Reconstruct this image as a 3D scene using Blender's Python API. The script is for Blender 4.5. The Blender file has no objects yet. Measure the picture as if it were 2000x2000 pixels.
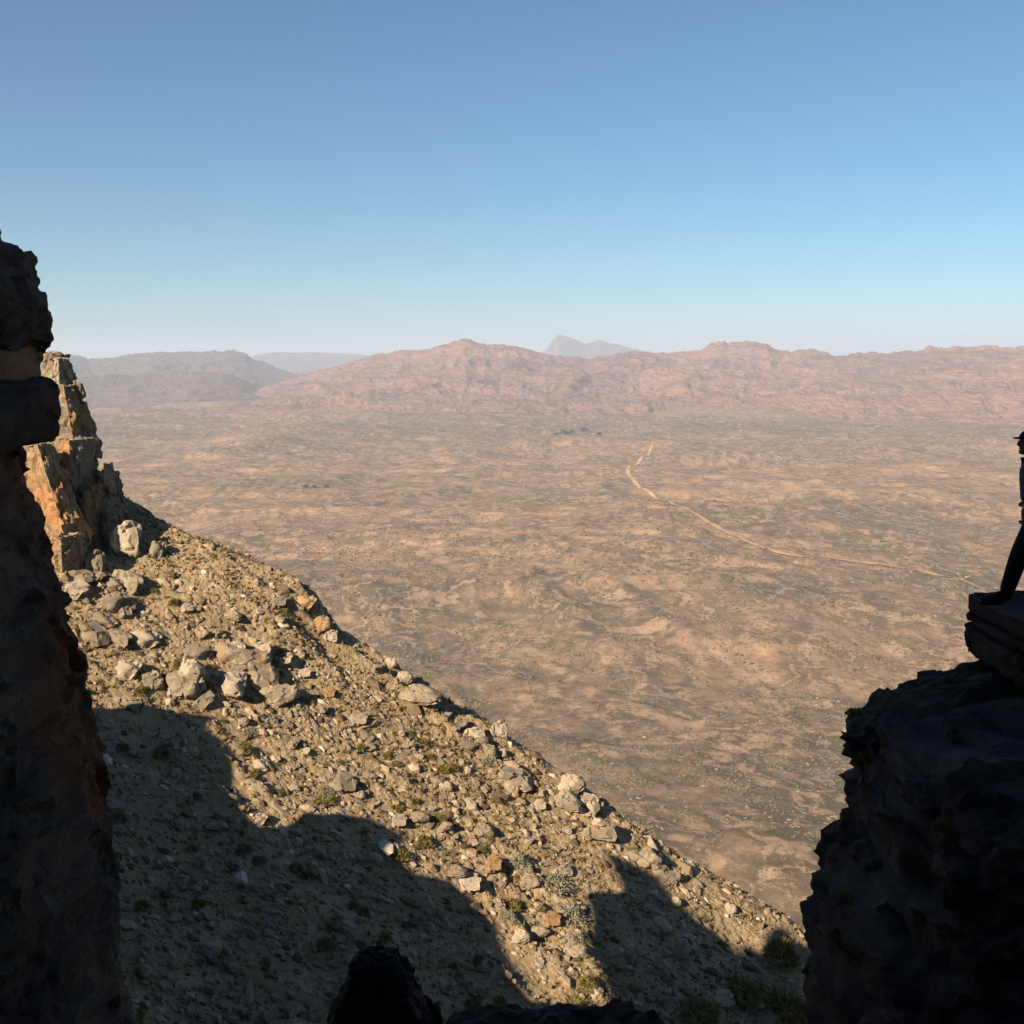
import bpy, bmesh, math, random
import numpy as np
from mathutils import Vector, Matrix
from mathutils.bvhtree import BVHTree

random.seed(7)
RNG = np.random.default_rng(7)
sc = bpy.context.scene
C = sc.collection
R = math.radians

# ------------------------------------------------------------------ camera, sky, sun, exposure
FPX = 2200.0                      # focal length in photo pixels (photo 2000 px wide)
PITCH = math.atan(300 / FPX)      # the horizon lies 300 px above the middle
VALLEY = -400.0                   # the camera is the origin, the valley floor 400 m below

cam = bpy.data.cameras.new('camera')
cam.lens = 36.0 * FPX / 2000.0
cam.sensor_width = 36.0
cam.clip_start = 0.1
cam.clip_end = 300000.0
cam_ob = bpy.data.objects.new('camera', cam)
C.objects.link(cam_ob)
cam_ob.rotation_euler = (math.pi / 2 - PITCH, 0, 0)
sc.camera = cam_ob

SUN_AZ, SUN_EL = R(45), R(30)     # behind the camera, to the left
SUN = np.array([-math.sin(SUN_AZ) * math.cos(SUN_EL), -math.cos(SUN_AZ) * math.cos(SUN_EL), math.sin(SUN_EL)])

world = bpy.data.worlds.new('World')
sc.world = world
world.use_nodes = True
wn = world.node_tree
wn.nodes.clear()
sky = wn.nodes.new('ShaderNodeTexSky')
sky.sky_type = 'NISHITA'
sky.sun_disc = False
sky.sun_elevation = SUN_EL
sky.sun_rotation = R(180) + SUN_AZ
sky.altitude = 1500
sky.air_density = 1.0
sky.dust_density = 0.9
sky.ozone_density = 4.0
bg = wn.nodes.new('ShaderNodeBackground')
bg.inputs['Strength'].default_value = 0.054
wo = wn.nodes.new('ShaderNodeOutputWorld')
wb = wn.nodes.new('ShaderNodeMix')              # white balance of the photograph
wb.data_type = 'RGBA'; wb.blend_type = 'MULTIPLY'; wb.inputs[0].default_value = 1.0
wb.inputs[7].default_value = (0.78, 1.015, 1.01, 1)
wn.links.new(sky.outputs[0], wb.inputs[6])
wn.links.new(wb.outputs[2], bg.inputs['Color'])
wn.links.new(bg.outputs[0], wo.inputs['Surface'])

sun = bpy.data.lights.new('sun', 'SUN')
sun.energy = 5.0
sun.angle = R(0.5)
sun.color = (1.0, 0.83, 0.62)
sun_ob = bpy.data.objects.new('sun', sun)
C.objects.link(sun_ob)
sun_ob.rotation_euler = Vector((-SUN[0], -SUN[1], -SUN[2])).to_track_quat('-Z', 'Y').to_euler()

sc.view_settings.view_transform = 'Standard'
sc.view_settings.look = 'None'
sc.view_settings.gamma = 1.0
sc.view_settings.exposure = 1.0
sc.render.engine = 'CYCLES'
sc.cycles.max_bounces = 6
sc.cycles.diffuse_bounces = 2
sc.cycles.volume_bounces = 1


# ------------------------------------------------------------------ helpers
def ray(u, v):
    cx, cu = (u - 1000) / FPX, -(v - 1000) / FPX
    return np.array([cx, math.cos(PITCH) + cu * math.sin(PITCH), -math.sin(PITCH) + cu * math.cos(PITCH)])


def at(u, v, Y):
    k = ray(u, v)
    return k * (Y / k[1])


def _hash(ix, iy, iz, seed):
    h = (ix.astype(np.uint32) * np.uint32(374761393) + iy.astype(np.uint32) * np.uint32(668265263)
         + iz.astype(np.uint32) * np.uint32(2147483647) + np.uint32((seed * 974711 + 12345) & 0xffffffff))
    h = (h ^ (h >> np.uint32(13))) * np.uint32(1274126177)
    h = (h ^ (h >> np.uint32(16))) * np.uint32(2246822519)
    h = h ^ (h >> np.uint32(13))
    return h.astype(np.float64) / 2147483648.0 - 1.0


def noise2(x, y, seed=0):
    x = np.asarray(x, float); y = np.asarray(y, float)
    xi = np.floor(x).astype(np.int64); yi = np.floor(y).astype(np.int64)
    fx, fy = x - xi, y - yi
    ux = fx * fx * fx * (fx * (fx * 6 - 15) + 10); uy = fy * fy * fy * (fy * (fy * 6 - 15) + 10)
    z = np.zeros_like(xi)
    a = _hash(xi, yi, z, seed); b = _hash(xi + 1, yi, z, seed)
    c = _hash(xi, yi + 1, z, seed); d = _hash(xi + 1, yi + 1, z, seed)
    return (a + (b - a) * ux) * (1 - uy) + (c + (d - c) * ux) * uy


def fbm2(x, y, seed=0, octs=4, gain=0.5, lac=2.03):
    s = 0; a = 1.0; t = 0
    for i in range(octs):
        s = s + a * noise2(x * lac ** i + 17.3 * i, y * lac ** i - 9.1 * i, seed + i); t += a; a *= gain
    return s / t


def ridged2(x, y, seed=0, octs=4, gain=0.5, lac=2.03):
    s = 0; a = 1.0; t = 0
    for i in range(octs):
        s = s + a * (1 - np.abs(noise2(x * lac ** i + 7.7 * i, y * lac ** i + 3.1 * i, seed + i)) * 2); t += a; a *= gain
    return s / t


def noise3(p, seed=0):
    i = np.floor(p).astype(np.int64); f = p - i
    u = f * f * f * (f * (f * 6 - 15) + 10)
    x, y, z = i[:, 0], i[:, 1], i[:, 2]
    def L(dz):
        a = _hash(x, y, z + dz, seed); b = _hash(x + 1, y, z + dz, seed)
        c = _hash(x, y + 1, z + dz, seed); d = _hash(x + 1, y + 1, z + dz, seed)
        return (a + (b - a) * u[:, 0]) * (1 - u[:, 1]) + (c + (d - c) * u[:, 0]) * u[:, 1]
    l0, l1 = L(0), L(1)
    return l0 + (l1 - l0) * u[:, 2]


def fbm3(p, seed=0, octs=4, gain=0.5):
    s = 0; a = 1.0; t = 0
    for i in range(octs):
        s = s + a * noise3(p * 2.03 ** i + 5.3 * i, seed + i); t += a; a *= gain
    return s / t


def facets(p, seed, cell=1.0, tilt=0.6):
    """fracture pattern: every cell is a flat chip with its own height and tilt"""
    q = p / cell
    i0 = np.floor(q).astype(np.int64)
    best = np.full(len(q), 1e9); out = np.zeros(len(q))
    for dx in (-1, 0, 1):
        for dy in (-1, 0, 1):
            for dz in (-1, 0, 1):
                x, y, z = i0[:, 0] + dx, i0[:, 1] + dy, i0[:, 2] + dz
                c = np.stack([x + .5 + .45 * _hash(x, y, z, seed), y + .5 + .45 * _hash(x, y, z, seed + 1), z + .5 + .45 * _hash(x, y, z, seed + 2)], -1)
                d = q - c; r = (d * d).sum(1)
                h = _hash(x, y, z, seed + 3) + tilt * (d[:, 0] * _hash(x, y, z, seed + 4) + d[:, 1] * _hash(x, y, z, seed + 5) + d[:, 2] * _hash(x, y, z, seed + 6)) * 2
                k = r < best
                best[k] = r[k]; out[k] = h[k]
    return out


def vert_normals(P, Fq):
    a, b, c = P[Fq[:, 0]], P[Fq[:, 1]], P[Fq[:, 2]]
    fn = np.cross(b - a, c - a)
    if Fq.shape[1] == 4:
        fn = fn + np.cross(c - a, P[Fq[:, 3]] - a)
    N = np.zeros_like(P)
    for k in range(Fq.shape[1]): np.add.at(N, Fq[:, k], fn)
    return N / (np.linalg.norm(N, axis=1)[:, None] + 1e-9)


def mesh_np(name, V, Fq, smooth=True):
    """mesh from a vertex array and a face array (all tris or all quads)"""
    V = np.ascontiguousarray(V, dtype=np.float32); Fq = np.ascontiguousarray(Fq, dtype=np.int32)
    me = bpy.data.meshes.new(name)
    n, k = Fq.shape
    me.vertices.add(len(V)); me.vertices.foreach_set('co', V.ravel())
    me.loops.add(n * k); me.loops.foreach_set('vertex_index', Fq.ravel())
    me.polygons.add(n)
    me.polygons.foreach_set('loop_start', np.arange(0, n * k, k, dtype=np.int32))
    me.polygons.foreach_set('loop_total', np.full(n, k, dtype=np.int32))
    me.polygons.foreach_set('use_smooth', np.full(n, smooth, dtype=bool))
    me.update(calc_edges=True); me.validate()
    return me


def obj(name, me, mat=None, parent=None, loc=None):
    o = bpy.data.objects.new(name, me)
    C.objects.link(o)
    if mat is not None and me is not None and len(me.materials) == 0:
        me.materials.append(mat)
    if parent is not None:
        o.parent = parent
    if loc is not None:
        o.location = loc
    return o


def tag(o, label=None, cat=None, group=None, kind=None):
    if label: o['label'] = label
    if cat: o['category'] = cat
    if group: o['group'] = group
    if kind: o['kind'] = kind
    return o


def empty(name, loc):
    o = bpy.data.objects.new(name, None)
    o.empty_display_size = 0.2
    C.objects.link(o); o.location = loc
    return o


def grid_faces(nr, nc, wrap=False):
    r = np.arange(nr - 1)[:, None]; c = np.arange(nc if wrap else nc - 1)[None, :]
    c1 = (c + 1) % nc
    return np.stack([r * nc + c, r * nc + c1, (r + 1) * nc + c1, (r + 1) * nc + c], -1).reshape(-1, 4)


def set_tint(me, vals):
    a = me.attributes.new('tint', 'FLOAT', 'POINT')
    a.data.foreach_set('value', np.asarray(vals, dtype=np.float32))


# ------------------------------------------------------------------ materials
ALB = 0.74


class NT:
    def __init__(s, name, rough=0.9):
        s.m = bpy.data.materials.new(name); s.m.use_nodes = True
        s.t = s.m.node_tree; s.t.nodes.clear()
        s.out = s.t.nodes.new('ShaderNodeOutputMaterial')
        s.b = s.t.nodes.new('ShaderNodeBsdfPrincipled')
        s.b.inputs['Roughness'].default_value = rough
        s.b.inputs['Specular IOR Level'].default_value = 0.15
        s.t.links.new(s.b.outputs[0], s.out.inputs['Surface'])

    def n(s, kind, **kw):
        x = s.t.nodes.new(kind)
        for k, v in kw.items(): setattr(x, k, v)
        return x

    def put(s, sock, v):
        if hasattr(v, 'is_linked') or isinstance(v, bpy.types.NodeSocket): s.t.links.new(v, sock)
        elif isinstance(v, (tuple, list)) and len(v) == 3 and sock.type == 'RGBA': sock.default_value = (*(c * ALB for c in v), 1)
        else: sock.default_value = v

    def pos(s): return s.n('ShaderNodeNewGeometry').outputs['Position']
    def obj(s): return s.n('ShaderNodeTexCoord').outputs['Object']
    def rnd(s): return s.n('ShaderNodeObjectInfo').outputs['Random']

    def attr(s, name):
        x = s.n('ShaderNodeAttribute'); x.attribute_name = name
        return x.outputs['Fac']

    def map(s, v, scale=(1, 1, 1), rot=(0, 0, 0), loc=(0, 0, 0)):
        m = s.n('ShaderNodeMapping')
        s.put(m.inputs['Vector'], v)
        m.inputs['Scale'].default_value = scale; m.inputs['Rotation'].default_value = rot; m.inputs['Location'].default_value = loc
        return m.outputs[0]

    def noise(s, v, scale=1.0, detail=4, rough=0.55, dist=0.0, col=False):
        x = s.n('ShaderNodeTexNoise')
        s.put(x.inputs['Vector'], v); x.inputs['Scale'].default_value = scale
        x.inputs['Detail'].default_value = detail; x.inputs['Roughness'].default_value = rough; x.inputs['Distortion'].default_value = dist
        return x.outputs['Color' if col else 'Fac']

    def voro(s, v, scale=1.0, feature='F1', out='Color'):
        x = s.n('ShaderNodeTexVoronoi', feature=feature)
        s.put(x.inputs['Vector'], v); x.inputs['Scale'].default_value = scale
        return x.outputs[out]

    def ramp(s, f, a, b, smooth=True):
        x = s.n('ShaderNodeMapRange', interpolation_type='SMOOTHSTEP' if smooth else 'LINEAR')
        s.put(x.inputs['Value'], f)
        x.inputs['From Min'].default_value = a; x.inputs['From Max'].default_value = b
        return x.outputs['Result']

    def mix(s, f, a, b, mode='MIX'):
        x = s.n('ShaderNodeMix', data_type='RGBA', blend_type=mode)
        s.put(x.inputs[0], f); s.put(x.inputs[6], a); s.put(x.inputs[7], b)
        return x.outputs[2]

    def math(s, op, a, b=0.0, c=None):
        x = s.n('ShaderNodeMath', operation=op)
        s.put(x.inputs[0], a); s.put(x.inputs[1], b)
        if c is not None: s.put(x.inputs[2], c)
        return x.outputs[0]

    def sep(s, v, axis):
        x = s.n('ShaderNodeSeparateXYZ'); s.put(x.inputs[0], v)
        return x.outputs[axis]

    def steps(s, f, stops):
        x = s.n('ShaderNodeValToRGB'); s.put(x.inputs[0], f)
        e = x.color_ramp.elements
        while len(e) < len(stops): e.new(0.5)
        for i, (p_, c_) in enumerate(stops): e[i].position = p_; e[i].color = (*(c * ALB for c in c_), 1)
        return x.outputs[0]

    def done(s, col, bump=None, strength=0.5, dist=0.05):
        s.put(s.b.inputs['Base Color'], col)
        if bump is not None:
            b = s.n('ShaderNodeBump'); b.inputs['Strength'].default_value = strength; b.inputs['Distance'].default_value = dist
            s.put(b.inputs['Height'], bump); s.t.links.new(b.outputs[0], s.b.inputs['Normal'])
        return s.m


def mat_rock(name, pale, grey, stain, dark, stain_amt=0.5, scale=1.0, local=False):
    t = NT(name)
    p = t.obj() if local else t.pos()
    r = t.rnd()
    q = t.map(p, (scale, scale, scale * 1.6))
    big = t.noise(q, 0.9, 5, 0.6)
    fine = t.noise(q, 9.0, 6, 0.7)
    col = t.mix(t.ramp(big, 0.35, 0.65), grey, pale)
    col = t.mix(t.math('MULTIPLY', t.ramp(t.noise(t.map(p, (scale, scale, scale * .5), loc=(31, 4, 9)), 0.7, 4, 0.6), 0.62 - 0.25 * stain_amt, 0.75 - 0.2 * stain_amt), 0.9), col, stain)
    col = t.mix(t.math('MULTIPLY', t.ramp(fine, 0.52, 0.72), 0.75), col, dark)
    col = t.mix(t.math('MULTIPLY', t.ramp(t.noise(q, 22, 3, 0.6), 0.6, 0.75), 0.5), col, tuple(min(1, c * 1.5) for c in pale))
    hv = t.n('ShaderNodeHueSaturation'); t.put(hv.inputs['Color'], col)
    t.put(hv.inputs['Value'], t.math('MULTIPLY_ADD', r, 0.35, 0.82))
    h = t.math('ADD', fine, t.math('MULTIPLY', t.noise(q, 30, 3, 0.6), 0.4))
    return t.done(hv.outputs[0], h, 0.9, 0.09 / scale)


M = {}
M['rock'] = mat_rock('sandstone', (0.44, 0.35, 0.245), (0.33, 0.265, 0.185), (0.42, 0.25, 0.12), (0.12, 0.10, 0.07), 0.15)
M['pale_rock'] = mat_rock('pale_sandstone', (0.58, 0.47, 0.34), (0.43, 0.35, 0.26), (0.5, 0.36, 0.22), (0.22, 0.17, 0.11), 0.1)
M['orange_rock'] = mat_rock('orange_sandstone', (0.52, 0.38, 0.24), (0.40, 0.29, 0.19), (0.52, 0.30, 0.14), (0.16, 0.10, 0.06), 0.8, 0.7)
M['tor_rock'] = mat_rock('lichened_sandstone', (0.40, 0.31, 0.20), (0.27, 0.22, 0.16), (0.55, 0.28, 0.09), (0.09, 0.08, 0.06), 0.42, 0.8)
M['tor_orange'] = mat_rock('orange_faced_sandstone', (0.44, 0.32, 0.20), (0.34, 0.28, 0.20), (0.55, 0.28, 0.11), (0.10, 0.08, 0.055), 0.62, 0.55)
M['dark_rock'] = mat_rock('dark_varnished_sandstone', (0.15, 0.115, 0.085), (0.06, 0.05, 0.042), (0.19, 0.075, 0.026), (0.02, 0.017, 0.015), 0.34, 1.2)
M['brown_rock_lit'] = mat_rock('brown_sandstone_lit', (0.40, 0.26, 0.14), (0.28, 0.19, 0.11), (0.46, 0.25, 0.11), (0.12, 0.08, 0.05), 0.4, 2.0)  # brown layer, its colour brightened to stand in for sunlight in the notch
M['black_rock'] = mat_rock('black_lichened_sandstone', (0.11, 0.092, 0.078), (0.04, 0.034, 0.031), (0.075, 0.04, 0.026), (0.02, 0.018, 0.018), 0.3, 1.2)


def mat_slope():
    t = NT('scree_soil')
    p = t.pos()
    # streaks run down the fall line, beside the crest of the spur
    st = t.map(p, (0.09, 0.95, 0.95), (0, 0, R(17)))
    soil = t.mix(t.ramp(t.noise(p, 0.35, 5, 0.6), 0.35, 0.65), (0.49, 0.345, 0.19), (0.40, 0.285, 0.155))
    soil = t.mix(t.math('MULTIPLY', t.ramp(t.noise(st, 0.8, 5, 0.6), 0.56, 0.68), 0.75), soil, (0.33, 0.20, 0.09))
    soil = t.mix(t.math('MULTIPLY', t.ramp(t.noise(t.map(p, loc=(9, 5, 2)), 0.55, 5, 0.65), 0.58, 0.7), 0.6), soil, (0.27, 0.23, 0.095))
    cell = t.voro(p, 3.2)
    g = t.sep(cell, 0)
    peb = t.steps(g, [(0.0, (0.20, 0.145, 0.09)), (0.25, (0.30, 0.235, 0.15)), (0.55, (0.41, 0.33, 0.24)), (0.85, (0.50, 0.42, 0.33)), (1.0, (0.6, 0.54, 0.46))])
    col = t.mix(t.math('MULTIPLY', t.ramp(t.noise(p, 2.2, 4, 0.65), 0.42, 0.62), 0.6), soil, peb)
    col = t.mix(t.math('MULTIPLY', t.ramp(t.noise(p, 7.5, 4, 0.7), 0.55, 0.72), 0.6), col, (0.16, 0.115, 0.06))
    h = t.math('ADD', t.noise(p, 4.0, 5, 0.7), t.math('MULTIPLY', t.voro(p, 3.2, out='Distance'), -0.6))
    return t.done(col, h, 0.7, 0.25)


M['slope'] = mat_slope()


def mat_tint(name, stops, rough=0.9, bump=True):
    t = NT(name, rough)
    p = t.pos()
    col = t.steps(t.attr('tint'), stops)
    col = t.mix(t.math('MULTIPLY', t.ramp(t.noise(p, 6, 4, 0.65), 0.45, 0.7), 0.5), col, t.mix(0.6, col, (0.10, 0.08, 0.05)))
    return t.done(col, t.noise(p, 14, 3, 0.6) if bump else None, 0.4, 0.04)


M['scree'] = mat_tint('scree_stones', [(0.0, (0.12, 0.08, 0.045)), (0.3, (0.30, 0.22, 0.132)), (0.55, (0.43, 0.325, 0.215)), (0.8, (0.56, 0.435, 0.30)), (0.9, (0.47, 0.29, 0.15)), (1.0, (0.68, 0.58, 0.46))])
M['tufts'] = mat_tint('dry_tufts', [(0.0, (0.16, 0.13, 0.04)), (0.4, (0.30, 0.24, 0.09)), (0.7, (0.40, 0.30, 0.15)), (1.0, (0.28, 0.16, 0.06))], bump=False)
M['olive'] = mat_tint('olive_leaves', [(0.0, (0.15, 0.13, 0.035)), (0.5, (0.26, 0.22, 0.055)), (1.0, (0.40, 0.32, 0.10))], bump=False)
M['sage'] = mat_tint('sage_leaves', [(0.0, (0.26, 0.27, 0.18)), (0.5, (0.37, 0.37, 0.26)), (1.0, (0.48, 0.47, 0.36))], bump=False)
M['stem'] = mat_tint('woody_stem', [(0.0, (0.06, 0.045, 0.03)), (1.0, (0.12, 0.09, 0.06))], bump=False)


def mat_valley():
    t = NT('valley_scrubland')
    p = t.pos()
    y = t.sep(p, 1)
    warp = t.n('ShaderNodeVectorMath', operation='MULTIPLY_ADD')
    t.put(warp.inputs[0], t.noise(p, 1 / 600, 9, 0.72, col=True)); warp.inputs[1].default_value = (300, 300, 0); t.put(warp.inputs[2], p)
    w = warp.outputs[0]
    # near: drainage streaks running out from the mountain foot; far: bands across the view
    near = t.noise(t.map(w, (1 / 34, 1 / 260, 0), (0, 0, R(-18))), 1.0, 10, 0.74)
    far = t.noise(t.map(w, (1 / 520, 1 / 260, 0), (0, 0, R(14))), 1.0, 11, 0.74)
    k = t.ramp(y, 1200, 2300)
    band = t.math('ADD', t.math('MULTIPLY', near, t.math('SUBTRACT', 1.0, k)), t.math('MULTIPLY', far, k))
    big = t.noise(t.map(w, (1 / 1500, 1 / 1000, 0), loc=(3.3, 1.7, 0)), 1.0, 5, 0.6)
    mid = t.noise(t.map(p, (1 / 60, 1 / 75, 0)), 1.0, 10, 0.78)
    f = t.math('ADD', t.math('MULTIPLY', band, 0.42), t.math('ADD', t.math('MULTIPLY', big, 0.40), t.math('MULTIPLY', mid, 0.32)))
    f = t.ramp(f, 0.445, 0.665, False)
    scrub_a = t.mix(t.ramp(t.noise(p, 1 / 800, 4, 0.6), 0.4, 0.6), (0.195, 0.165, 0.105), (0.185, 0.150, 0.115))
    col = t.steps(f, [(0.0, (0.12, 0.10, 0.066)), (0.28, (0.20, 0.158, 0.10)), (0.50, (0.285, 0.198, 0.124)), (0.72, (0.52, 0.315, 0.19)), (1.0, (0.70, 0.43, 0.26))])
    # grey-mauve heath patches with ragged edges
    heath = t.noise(t.map(w, (1 / 1100, 1 / 620, 0), (0, 0, R(10)), (1.1, 5.2, 0)), 1.0, 11, 0.76)
    col = t.mix(t.math('MULTIPLY', t.ramp(y, 2400, 1300), 0.5), col, t.mix(t.ramp(mid, 0.42, 0.58), (0.17, 0.138, 0.088), (0.30, 0.225, 0.145)))
    col = t.mix(t.math('MULTIPLY', t.ramp(heath, 0.50, 0.57), 0.6), col, (0.195, 0.152, 0.115))
    pink = t.math('MULTIPLY', t.ramp(y, 5200, 8000), 0.8)
    col = t.mix(pink, col, t.mix(t.ramp(mid, 0.42, 0.58), (0.27, 0.175, 0.125), (0.52, 0.285, 0.19)))
    edge = t.noise(t.map(w, (1 / 1900, 1 / 900, 0), loc=(1.4, 5.9, 0)), 1.0, 11, 0.72)
    yy = t.math('MULTIPLY_ADD', edge, 9000.0, t.math('SUBTRACT', y, 4500.0))
    farmask = t.math('MULTIPLY', t.ramp(yy, 4300, 5600), t.ramp(yy, 8400, 7200))
    col = t.mix(t.math('MULTIPLY', farmask, 0.75), col, t.mix(t.ramp(mid, 0.45, 0.58), (0.12, 0.10, 0.078), (0.25, 0.18, 0.13)))
    col = t.mix(t.math('MULTIPLY', t.math('MULTIPLY', t.ramp(y, 2200, 4200), t.ramp(y, 6500, 5000)), t.math('MULTIPLY', t.ramp(mid, 0.40, 0.56), 0.55)), col, (0.60, 0.375, 0.225))
    # dry washes: narrow pale beds lined with darker scrub
    for mp, lo in ((t.map(w, (1 / 120, 1 / 420, 0), (0, 0, R(-18)), (4, 4, 0)), 0.55), (t.map(w, (1 / 330, 1 / 330, 0), loc=(7, 1, 0)), 0.6)):
        a_ = t.math('ABSOLUTE', t.math('SUBTRACT', t.noise(mp, 1.0, 4, 0.55), 0.5))
        col = t.mix(t.math('MULTIPLY', t.ramp(a_, 0.06, 0.015), lo), col, (0.135, 0.108, 0.07))
        col = t.mix(t.math('MULTIPLY', t.ramp(a_, 0.012, 0.004), 0.6), col, (0.60, 0.40, 0.26))
    # bush clumps, bare stony spots, patches of orange earth
    sp = t.noise(t.map(p, (1 / 13, 1 / 20, 0)), 1.0, 6, 0.75)
    col = t.mix(t.math('MULTIPLY', t.ramp(sp, 0.50, 0.62), 0.55), col, (0.12, 0.10, 0.062))
    col = t.mix(t.math('MULTIPLY', t.ramp(t.noise(t.map(w, (1 / 22, 1 / 60, 0), (0, 0, R(-18)), (8, 3, 0)), 1.0, 8, 0.76), 0.52, 0.60), 0.62), col, (0.58, 0.405, 0.265))
    col = t.mix(t.math('MULTIPLY', t.ramp(t.noise(t.map(w, (1 / 300, 1 / 130, 0), loc=(2, 9, 0)), 1.0, 6, 0.7), 0.64, 0.73), 0.55), col, (0.54, 0.285, 0.14))
    return t.done(col, t.math('ADD', sp, band), 0.5, 4.0)


M['valley'] = mat_valley()


def mat_mountain(name, a, b, c, sc_=1.0):
    t = NT(name)
    p = t.pos()
    n1 = t.noise(t.map(p, (1 / 900 * sc_, 1 / 900 * sc_, 1 / 120 * sc_)), 1.0, 6, 0.65)
    n2 = t.noise(t.map(p, (1 / 160 * sc_, 1 / 260 * sc_, 1 / 45 * sc_)), 1.0, 5, 0.7)
    col = t.mix(t.ramp(n1, 0.38, 0.6), a, b)
    col = t.mix(t.math('MULTIPLY', t.ramp(n2, 0.5, 0.68), 0.75), col, c)
    n3 = t.noise(t.map(p, (1 / 70 * sc_, 1 / 110 * sc_, 1 / 30 * sc_), loc=(3, 8, 1)), 1.0, 5, 0.75)
    col = t.mix(t.math('MULTIPLY', t.ramp(n3, 0.52, 0.62), 0.45), col, tuple(q * 0.45 for q in a))
    col = t.mix(t.math('MULTIPLY', t.ramp(n3, 0.46, 0.38), 0.5), col, tuple(q * 1.25 for q in b))
    return t.done(col, t.math('ADD', n2, n3), 0.8, 60.0)


M['red_mountain'] = mat_mountain('red_sandstone_range', (0.29, 0.170, 0.128), (0.44, 0.245, 0.178), (0.14, 0.108, 0.095))
M['grey_mountain'] = mat_mountain('grey_scrub_range', (0.19, 0.145, 0.12), (0.26, 0.18, 0.14), (0.11, 0.095, 0.085))

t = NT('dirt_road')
M['road'] = t.done(t.mix(t.ramp(t.noise(t.pos(), 1 / 60, 4, 0.6), 0.35, 0.65), (0.60, 0.34, 0.16), (0.68, 0.44, 0.25)))


def flat(name, col, rough=0.8):
    t = NT(name, rough)
    return t.done(t.mix(t.ramp(t.noise(t.obj(), 30, 4, 0.6), 0.35, 0.7), col, tuple(c * 0.7 for c in col)), t.noise(t.obj(), 90, 3, 0.6), 0.25, 0.004)


# ------------------------------------------------------------------ the valley floor
def valley_h(x, y):
    r = np.hypot(x, y)
    w = np.clip((r - 500) / 1400, 0, 1)
    z = VALLEY + 48 * w * fbm2(x / 1500, y / 1100, 11, 3) + 17 * w * fbm2(x / 420, y / 300, 12, 4) + 15 * w * (ridged2(x / 520 + 0.4 * noise2(x / 200, y / 200, 6), y / 340, 17, 5, 0.6) - 0.4)
    # gullies running out from the foot of the mountain
    a = R(18)
    gx = x * math.cos(a) + y * math.sin(a); gy = -x * math.sin(a) + y * math.cos(a)
    nw = np.clip((3200 - r) / 1800, 0, 1)
    z = z + nw * 8 * (ridged2(gx / 170 + 0.5 * noise2(gx / 300, gy / 300, 5), gy / 900, 21, 4) - 0.4)
    z = z + 3.4 * np.clip((2800 - r) / 1500, 0, 1) * fbm2(x / 46, y / 46, 14, 4, 0.6)
    z = z + np.clip((1500 - r) / 700, 0, 1) ** 1.5 * 60
    z = z + 62 * np.exp(-((x - 330) / 620) ** 2 - ((y - 5300) / 620) ** 2)      # the rise beside the top of the road
    # a low rolling rise far off
    fw = np.clip((r - 2600) / 1500, 0, 1) * np.clip((60000 - r) / 30000, 0, 1)
    z = z + fw * 60 * (ridged2(x / 1900 + 3, y / 900, 33, 4) - 0.45)
    return z


az = np.concatenate([np.linspace(-180, -32, 50)[:-1], np.linspace(-32, 32, 331), np.linspace(32, 180, 50)[1:-1]])
rr = np.exp(np.linspace(math.log(380), math.log(62000), 760))
A, RR = np.meshgrid(np.radians(az), rr)
X, Y = RR * np.sin(A), RR * np.cos(A)
Z = valley_h(X, Y)
valley_me = mesh_np('ground', np.stack([X, Y, Z], -1).reshape(-1, 3), grid_faces(len(rr), len(az), True)[:, ::-1])
tag(obj('ground', valley_me, M['valley']), 'wide tan and olive scrubland valley floor', kind='structure')

# road: a dirt track crossing the valley, draped over the ground
vb = BVHTree.FromPolygons([v.co.copy() for v in valley_me.vertices], [tuple(p.vertices) for p in valley_me.polygons])


def valley_hit(u, v):
    k = Vector(ray(u, v)).normalized()
    h = vb.ray_cast(Vector((0, 0, 0)), k)
    return np.array(h[0]) if h[0] else None


def ribbon(name, pts, width, mat, lift=1.5):
    P = np.array([p for p in (valley_hit(u, v) for u, v in pts) if p is not None])
    d = np.concatenate([[0], np.cumsum(np.hypot(*np.diff(P[:, :2], axis=0).T))])
    s = np.linspace(0, d[-1], max(30, int(d[-1] / 12)))
    x, y = np.interp(s, d, P[:, 0]), np.interp(s, d, P[:, 1])
    for _ in range(6):
        x[1:-1] = (x[:-2] + 2 * x[1:-1] + x[2:]) / 4; y[1:-1] = (y[:-2] + 2 * y[1:-1] + y[2:]) / 4
    tx, ty = np.gradient(x), np.gradient(y); l = np.hypot(tx, ty); tx, ty = tx / l, ty / l
    V = []
    wv = width * (1 + 0.35 * fbm2(s / 60, s * 0, 3, 3))
    for k in (-1, -0.33, 0.33, 1):
        px, py = x - ty * wv * k / 2, y + tx * wv * k / 2
        pz = np.array([(vb.ray_cast(Vector((a, b, 900)), Vector((0, 0, -1)))[0] or Vector((0, 0, VALLEY))).z for a, b in zip(px, py)])
        V.append(np.stack([px, py, pz + lift], -1))
    V = np.stack(V, 1).reshape(-1, 3)
    return obj(name, mesh_np(name, V, grid_faces(len(s), 4)), mat)


ROAD = [(1276, 866), (1268, 886), (1248, 902), (1228, 912), (1226, 924), (1238, 938), (1256, 955), (1280, 972), (1312, 985), (1348, 998), (1390, 1024),
        (1430, 1045), (1468, 1062), (1514, 1080), (1560, 1087), (1620, 1092), (1713, 1100), (1770, 1110), (1830, 1124), (1900, 1143), (1990, 1168)]
tag(ribbon('road', ROAD, 12.0, M['road']), 'pale dirt road winding across the valley', kind='structure')


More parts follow.
